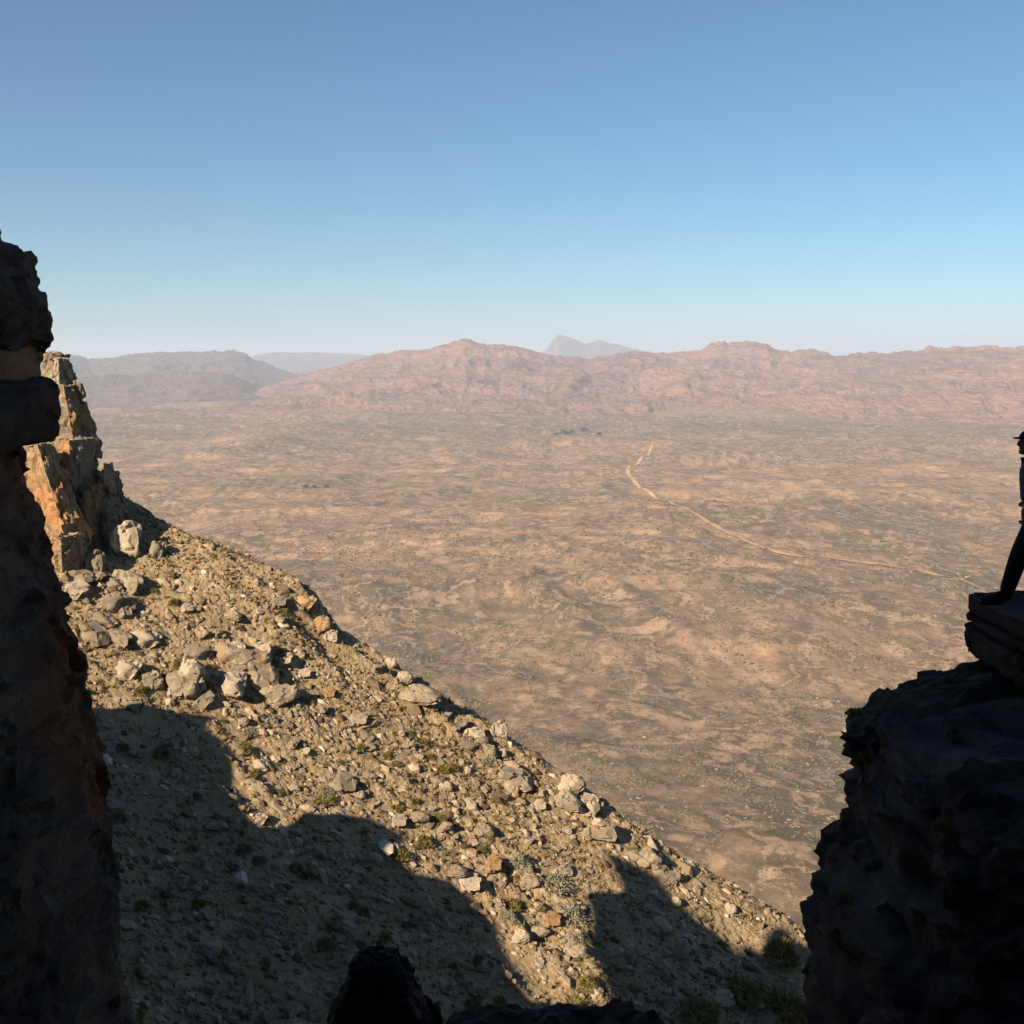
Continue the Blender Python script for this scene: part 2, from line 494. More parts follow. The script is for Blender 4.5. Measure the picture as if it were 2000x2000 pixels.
# scrub bushes dotted over the nearer valley: uncountable
nb = 75000
rv = np.exp(RNG.uniform(math.log(780), math.log(3300), nb)); av = RNG.uniform(R(-22), R(24.5), nb)
xv, yv = rv * np.sin(av), rv * np.cos(av)
ga, gb = R(18), 0
us = xv * math.cos(ga) + yv * math.sin(ga); vs_ = -xv * math.sin(ga) + yv * math.cos(ga)
dens = 1.1 * fbm2(us / 30, vs_ / 210, 91, 4, 0.6) + 0.7 * fbm2(xv / 120, yv / 110, 93, 4)
kp = RNG.uniform(-0.45, 0.65, nb) < dens
xv, yv, rv = xv[kp], yv[kp], rv[kp]; nb = len(xv)
OCT = np.array([(1, 0, 0), (0, 1, 0), (-1, 0, 0), (0, -1, 0), (0, 0, 1.0), (0, 0, -.3)], float)
OCF = np.array([(0, 1, 4), (1, 2, 4), (2, 3, 4), (3, 0, 4), (1, 0, 5), (2, 1, 5), (3, 2, 5), (0, 3, 5)])
sz_ = (0.5 + 2.4 * RNG.power(0.7, nb)) * RNG.uniform(.6, 1, nb) * np.clip(rv / 1300, 0.8, 1.6)
Lv = (OCT[None] + RNG.normal(0, .22, (nb, 6, 3))) * sz_[:, None, None] * np.array([1.3, 1.3, .55])
Lv = Lv + np.stack([xv, yv, valley_h(xv, yv) + 0.1], -1)[:, None, :]
M['scrub'] = mat_tint('valley_scrub', [(0.0, (0.14, 0.12, 0.075)), (0.5, (0.22, 0.18, 0.11)), (0.8, (0.31, 0.24, 0.15)), (1.0, (0.44, 0.32, 0.20))], bump=False)
sv = mesh_np('scrub', Lv.reshape(-1, 3), (OCF[None] + (np.arange(nb) * 6)[:, None, None]).reshape(-1, 3), False)
set_tint(sv, np.repeat(np.clip(RNG.normal(.42, .25, nb), 0, 1), 6))
tag(obj('scrub', sv, M['scrub']), 'low grey-brown scrub dotted over the nearer valley', kind='stuff')


# ------------------------------------------------------------------ mountain ranges
def mountain_range(name, label, prof, dist, front, back, base_z, mat, seed, rough=1.0, na=420, nr=110):
    """prof: skyline as (photo column, photo row) turned into bearings and real heights at the distance of the crest"""
    bear = np.array([math.atan2(ray(u, v)[0], ray(u, v)[1]) for u, v in prof])
    hgt = np.array([ray(u, v)[2] / math.hypot(ray(u, v)[0], ray(u, v)[1]) * dist for u, v in prof])
    b = np.linspace(bear[0], bear[-1], na)
    crest = np.interp(b, bear, hgt)
    arc = b * dist
    st_ = fbm2(arc / (dist * 0.012), arc * 0 + seed, seed, 5, 0.62)
    crest = crest + dist * 0.0028 * rough * (0.6 * st_ + 0.7 * np.round(st_ * 2.5) / 2.5)
    r = np.concatenate([np.linspace(dist - front, dist, nr), np.linspace(dist, dist + back, 14)[1:]])
    B, Rr = np.meshgrid(b, r)
    f = np.where(Rr <= dist, (Rr - (dist - front)) / front, 1 - (Rr - dist) / back)
    f = np.clip(f, 0, 1)
    x, y = Rr * np.sin(B), Rr * np.cos(B)
    s = dist / 12000
    warp = 500 * s * fbm2(x / (2400 * s), y / (2400 * s), seed + 3, 3)
    rid = ridged2((x + warp) / (1300 * s), (y + warp) / (1700 * s), seed + 5, 6, 0.62)
    g = np.clip(f ** 1.5 + 0.72 * rough * f * (1 - f) * 2.2 * (rid - 0.35), 0, 1.0)
    # sandstone benches: steps in the rise
    g = g + 0.02 * np.sin(g * 2 * math.pi * 5 + 2 * fbm2(x / (1800 * s), y / (1800 * s), seed + 8, 2))
    smooth = np.interp(b, bear, hgt)
    g = np.clip(g, 0, 1.03)
    z = base_z + (smooth[None, :] - base_z) * g + (crest - smooth)[None, :] * g ** 14
    me = mesh_np(name, np.stack([x, y, z], -1).reshape(-1, 3), grid_faces(len(r), na)[:, ::-1])
    return tag(obj(name, me, mat), label, kind='structure')


mountain_range('far_mountains', 'pale blue peaks farthest away on the horizon',
               [(-500, 700), (300, 700), (480, 698), (520, 692), (560, 688), (640, 690), (690, 692), (760, 700), (960, 706), (1040, 694), (1066, 686), (1080, 664), (1090, 654), (1104, 657), (1122, 663), (1142, 671), (1160, 668), (1172, 664), (1184, 669),
                (1205, 671), (1240, 682), (1290, 692), (1400, 700), (1900, 705), (2600, 700)], 27000, 5000, 6000, VALLEY - 20, M['grey_mountain'], 51, 0.35, 1100)
mountain_range('left_mountains', 'hazy grey mauve range on the left skyline',
               [(-700, 690), (-200, 680), (100, 688), (140, 690), (175, 700), (240, 694), (300, 690), (350, 687), (400, 683), (450, 684), (480, 690), (500, 702), (530, 715), (570, 728), (640, 748), (720, 775), (800, 800)],
               15500, 4200, 5000, VALLEY - 20, M['grey_mountain'], 62, 0.8)
mountain_range('foothills', 'grey hazy foothills before the left mountains',
               [(-700, 730), (-100, 735), (190, 735), (300, 730), (380, 724), (440, 728), (470, 738), (500, 750), (560, 768), (640, 785), (700, 800)],
               11800, 2600, 2600, VALLEY - 20, M['grey_mountain'], 73, 0.8)
mountain_range('mountains', 'rugged pinkish sandstone range along the horizon',
               [(330, 815), (420, 782), (520, 752), (600, 728), (680, 704), (720, 694), (780, 684), (840, 677), (880, 668), (905, 661), (925, 664), (960, 671), (1010, 674), (1045, 684), (1080, 694), (1140, 698), (1200, 690), (1250, 684),
                (1310, 688), (1370, 683), (1385, 672), (1410, 667), (1470, 666), (1500, 671), (1520, 680), (1570, 683), (1610, 687), (1640, 694), (1675, 690), (1700, 690), (1730, 691), (1750, 685), (1800, 684), (1815, 677),
                (1850, 676), (1900, 674), (1960, 675), (2000, 672), (2300, 668), (2900, 676)],
               11500, 3600, 4000, VALLEY - 20, M['red_mountain'], 84, 1.0, 700, 170)


mountain_range('ridges', 'broken reddish ridges standing before the main range',
               [(480, 790), (560, 770), (640, 752), (720, 742), (800, 728), (860, 722), (910, 712), (960, 718), (1040, 730), (1120, 726), (1200, 733), (1300, 722), (1360, 716), (1420, 724), (1500, 738), (1580, 732), (1660, 722), (1740, 730), (1820, 716),
                (1900, 710), (2000, 716), (2300, 712), (2900, 722)], 9900, 1900, 2200, VALLEY - 20, M['red_mountain'], 95, 1.5, 800, 120)
mountain_range('low_hills', 'low pinkish foothills where the plain meets the mountains',
               [(150, 812), (230, 800), (300, 795), (380, 798), (470, 790), (560, 786), (660, 775), (760, 768), (880, 764), (960, 770), (1080, 766), (1180, 774), (1290, 768), (1400, 776), (1520, 770), (1640, 764), (1760, 770), (1880, 760), (2000, 764), (2400, 762), (2900, 770)],
               8700, 1200, 1500, VALLEY - 20, M['red_mountain'], 97, 1.6, 800, 90)


# ------------------------------------------------------------------ the hillside below: a spur across the gully
P0, P1, Q0 = at(240, 958, 75), at(1560, 1812, 62), at(1100, 1985, 52)
NRM = np.cross(P1 - P0, Q0 - P0); NRM /= np.linalg.norm(NRM); NRM *= np.sign(NRM[2])
RE = (P1 - P0)[:2] / np.linalg.norm((P1 - P0)[:2])
RQ = np.array([-RE[1], RE[0]]); RQ *= np.sign(RQ[1])
GQ = -(NRM[0] * RQ[0] + NRM[1] * RQ[1]) / NRM[2]


def spur(x, y, detail=True):
    z = P0[2] - (NRM[0] * (x - P0[0]) + NRM[1] * (y - P0[1])) / NRM[2]
    d = (x - P0[0]) * RQ[0] + (y - P0[1]) * RQ[1]
    s = (x - P0[0]) * RE[0] + (y - P0[1]) * RE[1]
    if detail: d = d + 0.9 * fbm2(s / 7, s * 0 + 4, 41, 3)
    k = 0.4
    d = d + np.clip(-22 - s, 0, None) * 0.55          # the spur ends behind the outcrop
    z = z - np.logaddexp(0, d / k) * k * (GQ + 0.85)
    # the crest stands up in a hump above, and breaks off at a step
    z = z + 1.5 * np.exp(-(d / 5.0) ** 2) * np.clip((s - 1.5) / 7, 0, 1) * np.clip((15.5 - s) / 2.2, 0, 1)
    yy = np.clip(y - 1.2, 0, None)
    near = -1.75 - 0.66 * np.minimum(yy, 9.3) - 2.4 * np.clip(yy - 9.3, 0, None)
    near = near - 0.02 * np.clip(-y, 0, None)
    z = np.maximum(z, near)
    if detail:
        b = (x * RE[0] + y * RE[1]); c = (x * RQ[0] + y * RQ[1])
        q = c / 1.9 + 0.9 * fbm2(b / 7, c / 5, 45, 3); q = q - np.floor(q)
        z = z + 0.5 * q ** 4 * np.clip(0.25 + 1.6 * fbm2(b / 8, c / 3, 46, 3), 0, 1)
        z = z + 0.45 * fbm2(b / 9, c / 4, 42, 3) + 0.16 * fbm2(x / 1.3, y / 1.3, 43, 3) + 0.10 * np.clip(fbm2(b / 1.8, c / 0.6, 44, 3), 0, 1)
    return z


xs, ys = np.linspace(-50, 46, 560), np.linspace(-6, 96, 560)
GX, GY = np.meshgrid(xs, ys)
GZ = np.maximum(spur(GX, GY), VALLEY - 10)
hill_me = mesh_np('hillside', np.stack([GX, GY, GZ], -1).reshape(-1, 3), grid_faces(len(ys), len(xs)))
tag(obj('hillside', hill_me, M['slope']), 'stony tan hillside falling to the right', kind='structure')
hb = BVHTree.FromPolygons([v.co.copy() for v in hill_me.vertices], [tuple(p.vertices) for p in hill_me.polygons])

ox = np.linspace(-900, 900, 151)
OX, OY = np.meshgrid(ox, ox)
OZ = np.clip(spur(OX, OY, False), VALLEY - 60, 40) + 5 * fbm2(OX / 60, OY / 60, 47, 3) - 4
OZ = OZ - np.where((OX > -62) & (OX < 58) & (OY > -18) & (OY < 106), 12, 0)
far_slope = mesh_np('mountainside', np.stack([OX, OY, OZ], -1).reshape(-1, 3), grid_faces(151, 151))
tag(obj('mountainside', far_slope, M['slope']), 'wider mountainside round the stony spur', kind='structure')


def hill_hit(u, v):
    h = hb.ray_cast(Vector((0, 0, 0)), Vector(ray(u, v)).normalized())
    return (np.array(h[0]), np.array(h[1])) if h[0] else (None, None)


def hill_z(x, y):
    h = hb.ray_cast(Vector((x, y, 60)), Vector((0, 0, -1)))
    return h[0].z if h[0] else -999


# ------------------------------------------------------------------ lofted rock masses
def loft(rows, yc, b, Ys, side, far_x, mat, name, parent, amp=0.05, n=3.2, segs=110, dz=0.05, seed=1, strata=0.03, round_top=0.25, crack=0.0):
    """rows: (photo row, photo column) of the visible edge at depth Ys; the mass reaches from there to far_x, b deep either way.
    side: which side of the mass faces the gap ('R' its right edge is seen, 'L' its left)."""
    rows = sorted(rows)
    zz = np.array([at(u, v, Ys)[2] for v, u in rows]); tg = np.array([at(u, v, Ys)[0] / Ys for v, u in rows])
    th = np.linspace(0, 2 * math.pi, segs, endpoint=False)
    cx = np.sign(np.cos(th)) * np.abs(np.cos(th)) ** (2 / n); cy = np.sign(np.sin(th)) * np.abs(np.sin(th)) ** (2 / n)
    zs = np.arange(zz[0], zz[-1] - dz, -dz)
    V = []
    for z in zs:
        t_ = np.interp(-z, -zz, tg)
        xe = t_ * Ys
        for _ in range(3):
            c0, a0 = (xe + far_x) / 2, abs(xe - far_x) / 2
            ring = (c0 + a0 * cx) / (yc + b * cy)
            k = ring.max() if side == 'R' else ring.min()
            xe += (t_ - k) * Ys
        c0, a0 = (xe + far_x) / 2, abs(xe - far_x) / 2
        V.append(np.stack([c0 + a0 * cx, yc + b * cy, np.full(segs, z)], -1))
    V = np.array(V)
    # rounded, closed top and bottom
    top = [V[0] * 1.0]
    c = V[0].mean(0)
    caps = []
    for f in (0.02, 0.3, 0.6, 0.85, 0.95):
        q = c + (V[0] - c) * f; q[:, 2] = V[0][0, 2] + round_top * math.sqrt(max(0, 1 - f * f)) * 0.35
        caps.append(q)
    cb = V[-1].mean(0)
    bots = []
    for f in (0.9, 0.5, 0.02):
        q = cb + (V[-1] - cb) * f; q[:, 2] = V[-1][0, 2] - 0.02 * (1 - f)
        bots.append(q)
    G = np.concatenate([np.array(caps), V, np.array(bots)])
    nr = len(G)
    P = G.reshape(-1, 3)
    Fq = grid_faces(nr, segs, True)[:, ::-1]
    N = vert_normals(P, Fq)
    disp = amp * (0.9 * facets(P * np.array([1, 1, 1.5]), seed, 9 * amp + 0.12) + 0.5 * facets(P * np.array([1, 1, 1.6]), seed + 50, 3.2 * amp + 0.05) + 0.22 * facets(P, seed + 80, 1.3 * amp + 0.04) + 0.9 * fbm3(P * 1.1, seed, 3) + 0.35 * fbm3(P * 9.0, seed + 9, 3))
    disp = disp + strata * np.sin(P[:, 2] * 9.0 + 3 * noise3(P * np.array([0.8, 0.8, 0.4]), seed + 20))
    disp = disp - 0.6 * amp
    P = P + N * disp[:, None]
    me = mesh_np(name, P, Fq, True)
    me.set_sharp_from_angle(angle=R(22))
    return obj(name, me, mat, parent)


def rock_mesh(seed, size=(1, 1, 1), sub=4, planes=15, amp=0.05, chip=0.5):
    """an angular, weathered boulder: a ball cut by planes, then chipped"""
    bm = bmesh.new(); bmesh.ops.create_icosphere(bm, subdivisions=sub, radius=1.0)
    V = np.array([v.co[:] for v in bm.verts]); Fc = np.array([[v.index for v in f.verts] for f in bm.faces]); bm.free()
    g = np.random.default_rng(seed)
    for k in range(planes):
        nn = g.normal(size=3); nn /= np.linalg.norm(nn); d = g.uniform(0.42, 0.78)
        over = np.clip(V @ nn - d, 0, None); V = V - over[:, None] * nn
    V = V / np.abs(V).max(0) * np.array(size)
    N = vert_normals(V, Fc)
    V = V + N * (amp * (facets(V, seed, chip) + 0.8 * fbm3(V * 3 + seed, seed, 4)))[:, None]
    me = mesh_np('rock', V, Fc, True)
    me.set_sharp_from_angle(angle=R(24))
    return me


def block_mesh(seed, sx, sy, sz, amp=0.05, n=12, power=5, lean=(0, 0), taper=0.0, freq=1.2):
    """a jointed sandstone block: a box with worn edges, split faces and bedding"""
    u = np.linspace(-1, 1, n)
    V, Fc = [], []
    for ax in range(3):
        for sg in (-1, 1):
            a, b = np.meshgrid(u, u)
            p = np.zeros((n * n, 3)); p[:, ax] = sg; p[:, (ax + 1) % 3] = a.ravel(); p[:, (ax + 2) % 3] = b.ravel()
            f = grid_faces(n, n) + len(V) * n * n
            Fc.append(f if sg > 0 else f[:, ::-1]); V.append(p)
    V = np.concatenate(V); Fc = np.concatenate(Fc)
    key = np.round(V * 1e5).astype(np.int64)
    _, idx, inv = np.unique(key, axis=0, return_index=True, return_inverse=True)
    V = V[idx]; Fc = inv.ravel()[Fc]
    nrm = (np.abs(V) ** power).sum(1) ** (1 / power)
    V = V / nrm[:, None]
    g = np.random.default_rng(seed)
    for k in range(5):
        nn = g.normal(size=3); nn /= np.linalg.norm(nn); d = g.uniform(0.95, 1.25)
        over = np.clip(V @ nn - d, 0, None); V = V - over[:, None] * nn
    k = 1 - taper * (V[:, 2] + 1) / 2
    V[:, 0] *= k; V[:, 1] *= k
    V = V * np.array([sx, sy, sz]) / 2
    V[:, 0] += lean[0] * V[:, 2]; V[:, 1] += lean[1] * V[:, 2]
    N = vert_normals(V, Fc)
    V = V + N * (amp * (facets(V, seed, 5 * amp + 0.05) + 0.6 * facets(V, seed + 9, 2 * amp + 0.02) + fbm3(V * freq + seed, seed, 4)))[:, None]
    me = mesh_np('rock_block', V, Fc, True)
    me.set_sharp_from_angle(angle=R(26))
    return me


def prism_mesh(bot, top, z0, z1, seed, amp=0.15, n=26, name='rock_block'):
    """a jointed upright block from four plan corners at its foot and at its top"""
    bot = np.array(bot, float); top = np.array(top, float)
    c8 = [np.append(p, z0) for p in bot] + [np.append(p, z1) for p in top]
    quads = [(0, 1, 5, 4), (1, 2, 6, 5), (2, 3, 7, 6), (3, 0, 4, 7), (4, 5, 6, 7), (3, 2, 1, 0)]
    u = np.linspace(0, 1, n); a, b = np.meshgrid(u, u); a, b = a.ravel()[:, None], b.ravel()[:, None]
    V, Fc = [], []
    for q in quads:
        p = [c8[k] for k in q]
        Fc.append(grid_faces(n, n) + len(V) * n * n)
        V.append((p[0] * (1 - a) + p[1] * a) * (1 - b) + (p[3] * (1 - a) + p[2] * a) * b)
    V = np.concatenate(V); Fc = np.concatenate(Fc)
    key = np.round(V * 1e4).astype(np.int64)
    _, idx, inv = np.unique(key, axis=0, return_index=True, return_inverse=True)
    V = V[idx]; Fc = inv.ravel()[Fc]
    cen = V.mean(0); h = (z1 - z0) / 2; rr_ = np.linalg.norm(bot - bot.mean(0), axis=1).mean()
    # worn edges and corners
    g = np.random.default_rng(seed)
    for k in range(10):
        nn = g.normal(size=3) * np.array([1, 1, .8]); nn /= np.linalg.norm(nn)
        ext = (np.abs(nn[:2]).max() * rr_ + abs(nn[2]) * h) * g.uniform(0.80, 1.0)
        over = np.clip((V - cen) @ nn - ext, 0, None); V = V - over[:, None] * nn
    N = vert_normals(V, Fc)
    W = V * np.array([1, 1, 0.7])
    V = V + N * (amp * (facets(W, seed, 5 * amp) + 0.5 * facets(V, seed + 7, 2 * amp) + 0.7 * fbm3(V * 0.8 + seed, seed, 4)))[:, None]
    me = mesh_np(name, V, Fc, True)
    me.set_sharp_from_angle(angle=R(26))
    return me


# left: a tall pillar of dark stacked sandstone close to the camera
pillar = tag(empty('rock_pillar', at(60, 1500, 9)), 'tall dark rock pillar with overhanging block at the left edge', 'rock pillar')
pl0 = np.array(pillar.location)


def fix(o, root):
    o.matrix_parent_inverse = Matrix.Translation(-Vector(root))
    return o


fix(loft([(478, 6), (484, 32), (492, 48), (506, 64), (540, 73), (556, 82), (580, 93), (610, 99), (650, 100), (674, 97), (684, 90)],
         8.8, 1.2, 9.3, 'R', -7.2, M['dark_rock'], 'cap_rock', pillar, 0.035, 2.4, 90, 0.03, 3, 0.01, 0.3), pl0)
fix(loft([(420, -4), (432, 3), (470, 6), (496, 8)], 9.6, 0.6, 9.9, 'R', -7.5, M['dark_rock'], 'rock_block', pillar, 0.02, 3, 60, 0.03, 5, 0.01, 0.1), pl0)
fix(loft([(672, 84), (700, 86), (738, 82), (744, 80)], 8.9, 1.0, 9.4, 'R', -7.0, M['brown_rock_lit'], 'rock_block', pillar, 0.02, 4, 90, 0.02, 7, 0.008, 0.02), pl0)
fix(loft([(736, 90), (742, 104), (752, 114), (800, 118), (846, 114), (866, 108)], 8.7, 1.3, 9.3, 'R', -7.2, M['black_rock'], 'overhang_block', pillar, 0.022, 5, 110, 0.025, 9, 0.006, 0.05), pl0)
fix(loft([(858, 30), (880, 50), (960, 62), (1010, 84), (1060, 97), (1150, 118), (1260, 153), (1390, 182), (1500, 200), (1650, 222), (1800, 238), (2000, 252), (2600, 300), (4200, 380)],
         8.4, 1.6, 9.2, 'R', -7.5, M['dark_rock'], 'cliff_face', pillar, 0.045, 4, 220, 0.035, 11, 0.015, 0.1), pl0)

# right: a dark buttress; the person stands on its top slab
butt = tag(empty('rock_buttress', at(1900, 1900, 11)), 'black rock buttress at the right with ledge the person stands on', 'rock buttress')
bt0 = np.array(butt.location)
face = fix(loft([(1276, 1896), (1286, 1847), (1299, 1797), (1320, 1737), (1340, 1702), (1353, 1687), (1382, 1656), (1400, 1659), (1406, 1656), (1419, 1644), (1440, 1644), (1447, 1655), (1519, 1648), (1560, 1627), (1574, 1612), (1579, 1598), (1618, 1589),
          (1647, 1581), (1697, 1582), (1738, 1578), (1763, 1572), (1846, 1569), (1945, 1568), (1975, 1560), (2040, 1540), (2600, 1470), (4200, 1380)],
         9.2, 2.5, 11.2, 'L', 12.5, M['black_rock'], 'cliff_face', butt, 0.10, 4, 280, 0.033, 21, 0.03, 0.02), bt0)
SLABS = [((1176, 1892), (1180, 1889), (1200, 1889), (1207, 1893)), ((1206, 1903), (1212, 1903)), ((1211, 1888), (1214, 1883), (1222, 1883), (1226, 1887)), ((1225, 1898), (1233, 1897)),
         ((1232, 1882), (1236, 1877), (1250, 1879), (1262, 1884), (1290, 1888))]
for i, s in enumerate(SLABS):
    fix(loft(list(s), 10.7, 0.85, 11.0, 'L', 8.6, M['black_rock'], 'rock_slab', butt, 0.018, 9, 220, 0.012, 31 + i, 0.002, 0.0), bt0)

# shelves on the face of the buttress
fb = BVHTree.FromPolygons([v.co.copy() for v in face.data.vertices], [tuple(p.vertices) for p in face.data.polygons])


def face_hit(u, v):
    return fb.ray_cast(Vector((0, 0, 0)), Vector(ray(u, v)).normalized())[0]


for i, (u, v, s_) in enumerate([(1884, 1430, (0.40, 0.5, 0.07)), (1745, 1420, (0.34, 0.5, 0.12)), (1700, 1446, (0.30, 0.5, 0.10)), (1830, 1560, (0.5, 0.5, 0.14)), (1700, 1690, (0.36, 0.5, 0.25)), (1900, 1720, (0.6, 0.5, 0.3))]):
    o = obj('rock_block', block_mesh(200 + i, s_[0], s_[1], s_[2], 0.02, 12, 7, (0.2, 0), freq=3), M['black_rock'], butt)
    o.location = face_hit(u, v) + Vector((0.1, 0.14, 0)) - Vector(bt0); o.rotation_euler = (0.12, random.uniform(-.25, .1), random.uniform(-.2, .2))

# unseen rock added sunward to shade the gap and cast the spur's jagged shadow
HD = np.array([-math.sin(SUN_AZ), -math.cos(SUN_AZ)]); TD = np.array([-math.cos(SUN_AZ), math.sin(SUN_AZ)])
BACK_FAR, BACK_NEAR = 28.0, -8.0        # how far towards the sun the two crests stand


def wall_pt(u, v, back):
    X_, _ = hill_hit(u, v)
    L_ = back - X_[:2] @ HD
    return X_[:2] @ TD, X_[2] + L_ * math.tan(SUN_EL)


def wall(name, poly, thick, label, back):
    """poly: outline (along, height) of the wall seen from the sun; the mass goes back along the light so its shadow keeps this outline"""
    def dens(pl):
        o = []
        for (a, b), (c, d) in zip(pl, pl[1:] + pl[:1]):
            k = max(1, int(math.hypot(c - a, d - b) / 1.0))
            o += [(a + (c - a) * i / k, b + (d - b) * i / k) for i in range(k)]
        return o
    pl = dens(poly)
    bm = bmesh.new(); L = []
    for off in (-thick / 2, 0, thick / 2):
        L.append([bm.verts.new(np.array([HD[0] * back + TD[0] * m, HD[1] * back + TD[1] * m, h]) + SUN * off) for m, h in pl])
    n = len(pl)
    for k in range(2):
        for i in range(n):
            bm.faces.new((L[k][i], L[k][(i + 1) % n], L[k + 1][(i + 1) % n], L[k + 1][i]))
    bm.faces.new(L[0]); bm.faces.new(L[2][::-1])
    bm.normal_update()
    bmesh.ops.triangulate(bm, faces=[f for f in bm.faces if len(f.verts) > 4], ngon_method='EAR_CLIP')
    bmesh.ops.recalc_face_normals(bm, faces=bm.faces)
    me = bpy.data.meshes.new(name); bm.to_mesh(me); bm.free()
    return tag(obj(name, me, M['dark_rock']), label, kind='structure')


SH_LEFT = [(180, 1382), (300, 1380), (345, 1392), (420, 1402), (405, 1424), (450, 1458), (472, 1490), (455, 1540), (482, 1560), (490, 1600), (510, 1616), (560, 1612), (590, 1590), (650, 1588), (720, 1597), (780, 1625), (798, 1636), (768, 1662), (812, 1706), (880, 1720),
           (930, 1760), (972, 1806), (985, 1850), (1010, 1900), (1040, 1955)]
SH_RIGHT = [(1205, 1960), (1165, 1880), (1155, 1820), (1157, 1780), (1144, 1752), (1152, 1742), (1222, 1742), (1196, 1692), (1178, 1662), (1215, 1675), (1260, 1698), (1290, 1715), (1310, 1745), (1360, 1790), (1420, 1835), (1450, 1868), (1445, 1840), (1490, 1862), (1500, 1820), (1525, 1808), (1548, 1822), (1560, 1845)]
left_pts = [wall_pt(u, v, BACK_NEAR) for u, v in SH_LEFT]  # crest outlines projected back from the wanted shadow edges
right_pts = [wall_pt(u, v, BACK_NEAR) for u, v in SH_RIGHT]
zb = -52.0
m0, t0 = left_pts[-1]; m1, t1 = right_pts[0]
wall('shadow_fin', [(92, zb), (90, -22), (76, -14), (66, left_pts[0][1] - 0.5)] + left_pts + [(m1 - 0.6, t1), (m1 - 0.6, zb)], 3.0, 'unseen rock fin left of the view, shaped to throw the curved shadow', BACK_NEAR)
wall('shadow_fin', right_pts + [(29.5, right_pts[-1][1] + 1), (29.5, zb), (m1 - 0.3, zb), (m1 - 0.3, t1 - 0.5)], 3.0, 'unseen leaning fin left of the view, shaped to throw the pointed shadow', BACK_NEAR)
far_t = right_pts[-1][1] + (BACK_FAR - BACK_NEAR) * math.tan(SUN_EL)
wall('shade_wall', [(31.2, -45), (31.2, far_t - 0.5), (29, far_t + 1), (26, far_t + 3), (23, 30), (18, 46), (6, 58), (-20, 62), (-45, 50), (-60, 10), (-62, -45)], 5.0, 'unseen rock wall added to keep the sun off the gap', BACK_FAR)  # added out of view, tall enough to block sun and sky
# unseen block added behind the camera to cut sky light
bw = block_mesh(77, 16, 36, 120, 1.2, 30, 6, freq=0.15)
o = obj('shade_wall', bw, M['dark_rock'], None, (17.5, -16, 8)); tag(o, 'unseen rock block added behind the buttress to cut sky light', kind='structure')

# a dark pointed boulder low in the foreground
pb = at(745, 1990, 9.5)
cx_, cy_ = pb[0], pb[1]
zt = at(745, 1876, 9.5)[2]
k = 9.5 / FPX
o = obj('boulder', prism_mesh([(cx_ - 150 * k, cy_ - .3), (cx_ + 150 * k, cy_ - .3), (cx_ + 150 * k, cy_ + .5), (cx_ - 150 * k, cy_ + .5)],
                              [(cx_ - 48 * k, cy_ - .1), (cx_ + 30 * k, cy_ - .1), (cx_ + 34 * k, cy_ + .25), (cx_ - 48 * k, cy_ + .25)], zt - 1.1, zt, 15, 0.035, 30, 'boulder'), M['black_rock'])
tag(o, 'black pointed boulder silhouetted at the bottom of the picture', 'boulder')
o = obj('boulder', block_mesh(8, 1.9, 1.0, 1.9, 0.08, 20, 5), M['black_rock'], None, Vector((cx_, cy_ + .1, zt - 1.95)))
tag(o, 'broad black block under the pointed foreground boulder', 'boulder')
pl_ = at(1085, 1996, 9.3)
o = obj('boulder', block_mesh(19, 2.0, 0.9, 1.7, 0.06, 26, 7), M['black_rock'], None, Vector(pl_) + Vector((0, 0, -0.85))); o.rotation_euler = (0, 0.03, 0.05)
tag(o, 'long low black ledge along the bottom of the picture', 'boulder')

# ------------------------------------------------------------------ the tor at the upper left of the spur
tor = tag(empty('rock_outcrop', at(140, 1060, 70)), 'sunlit orange and grey rock outcrop behind the dark pillar', 'rock outcrop')
to0 = Vector(tor.location)


def tor_block(uL, uC, uR, v0, v1, Y_, mat, seed, top=None, shift=0, amp=0.13, a=0.62, b=1.7):
    """an upright joint block with a sunny face from uL to the corner uC and a turned-away face from uC to uR"""
    k = Y_ / FPX
    xc = at(uC, v1, Y_)[0]
    def plan(w, dx):
        wl, wr = (uC - uL) * k * w, (uR - uC) * k * w
        c_ = np.array([xc + dx, Y_]); l_ = c_ + np.array([-wl, a * wl]); r_ = c_ + np.array([wr, b * wr]) * 0.93
        return [l_, c_, r_, l_ + r_ - c_]
    o = obj('rock_block', prism_mesh(plan(1, 0), plan(top or 1, shift * k), at(uC, v1, Y_)[2], at(uC, v0, Y_)[2], seed, amp), M[mat], tor)
    o.matrix_parent_inverse = Matrix.Translation(-to0)
    return o


tor_block(50, 138, 172, 868, 1085, 67.0, 'tor_orange', 301, 0.62, -52)            # the orange face
tor_block(98, 150, 190, 860, 1080, 69.5, 'tor_rock', 302, 0.9, -4)                # its shaded neighbour
tor_block(74, 150, 188, 752, 900, 70.5, 'tor_rock', 303, 0.55, -18)               # shoulder
tor_block(60, 112, 138, 692, 800, 71.5, 'tor_rock', 304, 0.7, 4)                  # crown
tor_block(92, 116, 136, 700, 752, 70.8, 'pale_rock', 305, 0.7, 0, 0.08)
tor_block(170, 206, 246, 925, 1035, 71.0, 'tor_rock', 306, 0.7, -10)              # step on the right
tor_block(186, 204, 222, 905, 950, 70.4, 'pale_rock', 310, 0.6, 0, 0.06)
tor_block(148, 172, 200, 950, 1090, 69.0, 'tor_rock', 311, 0.8, 0)
tor_block(-60, 40, 80, 880, 1110, 68.5, 'tor_rock', 308)
tor_block(72, 122, 160, 1050, 1120, 65.8, 'tor_orange', 309, 0.85, 0, 0.1)
tor_block(190, 216, 240, 1000, 1090, 69.5, 'rock', 312, 0.7, 0)

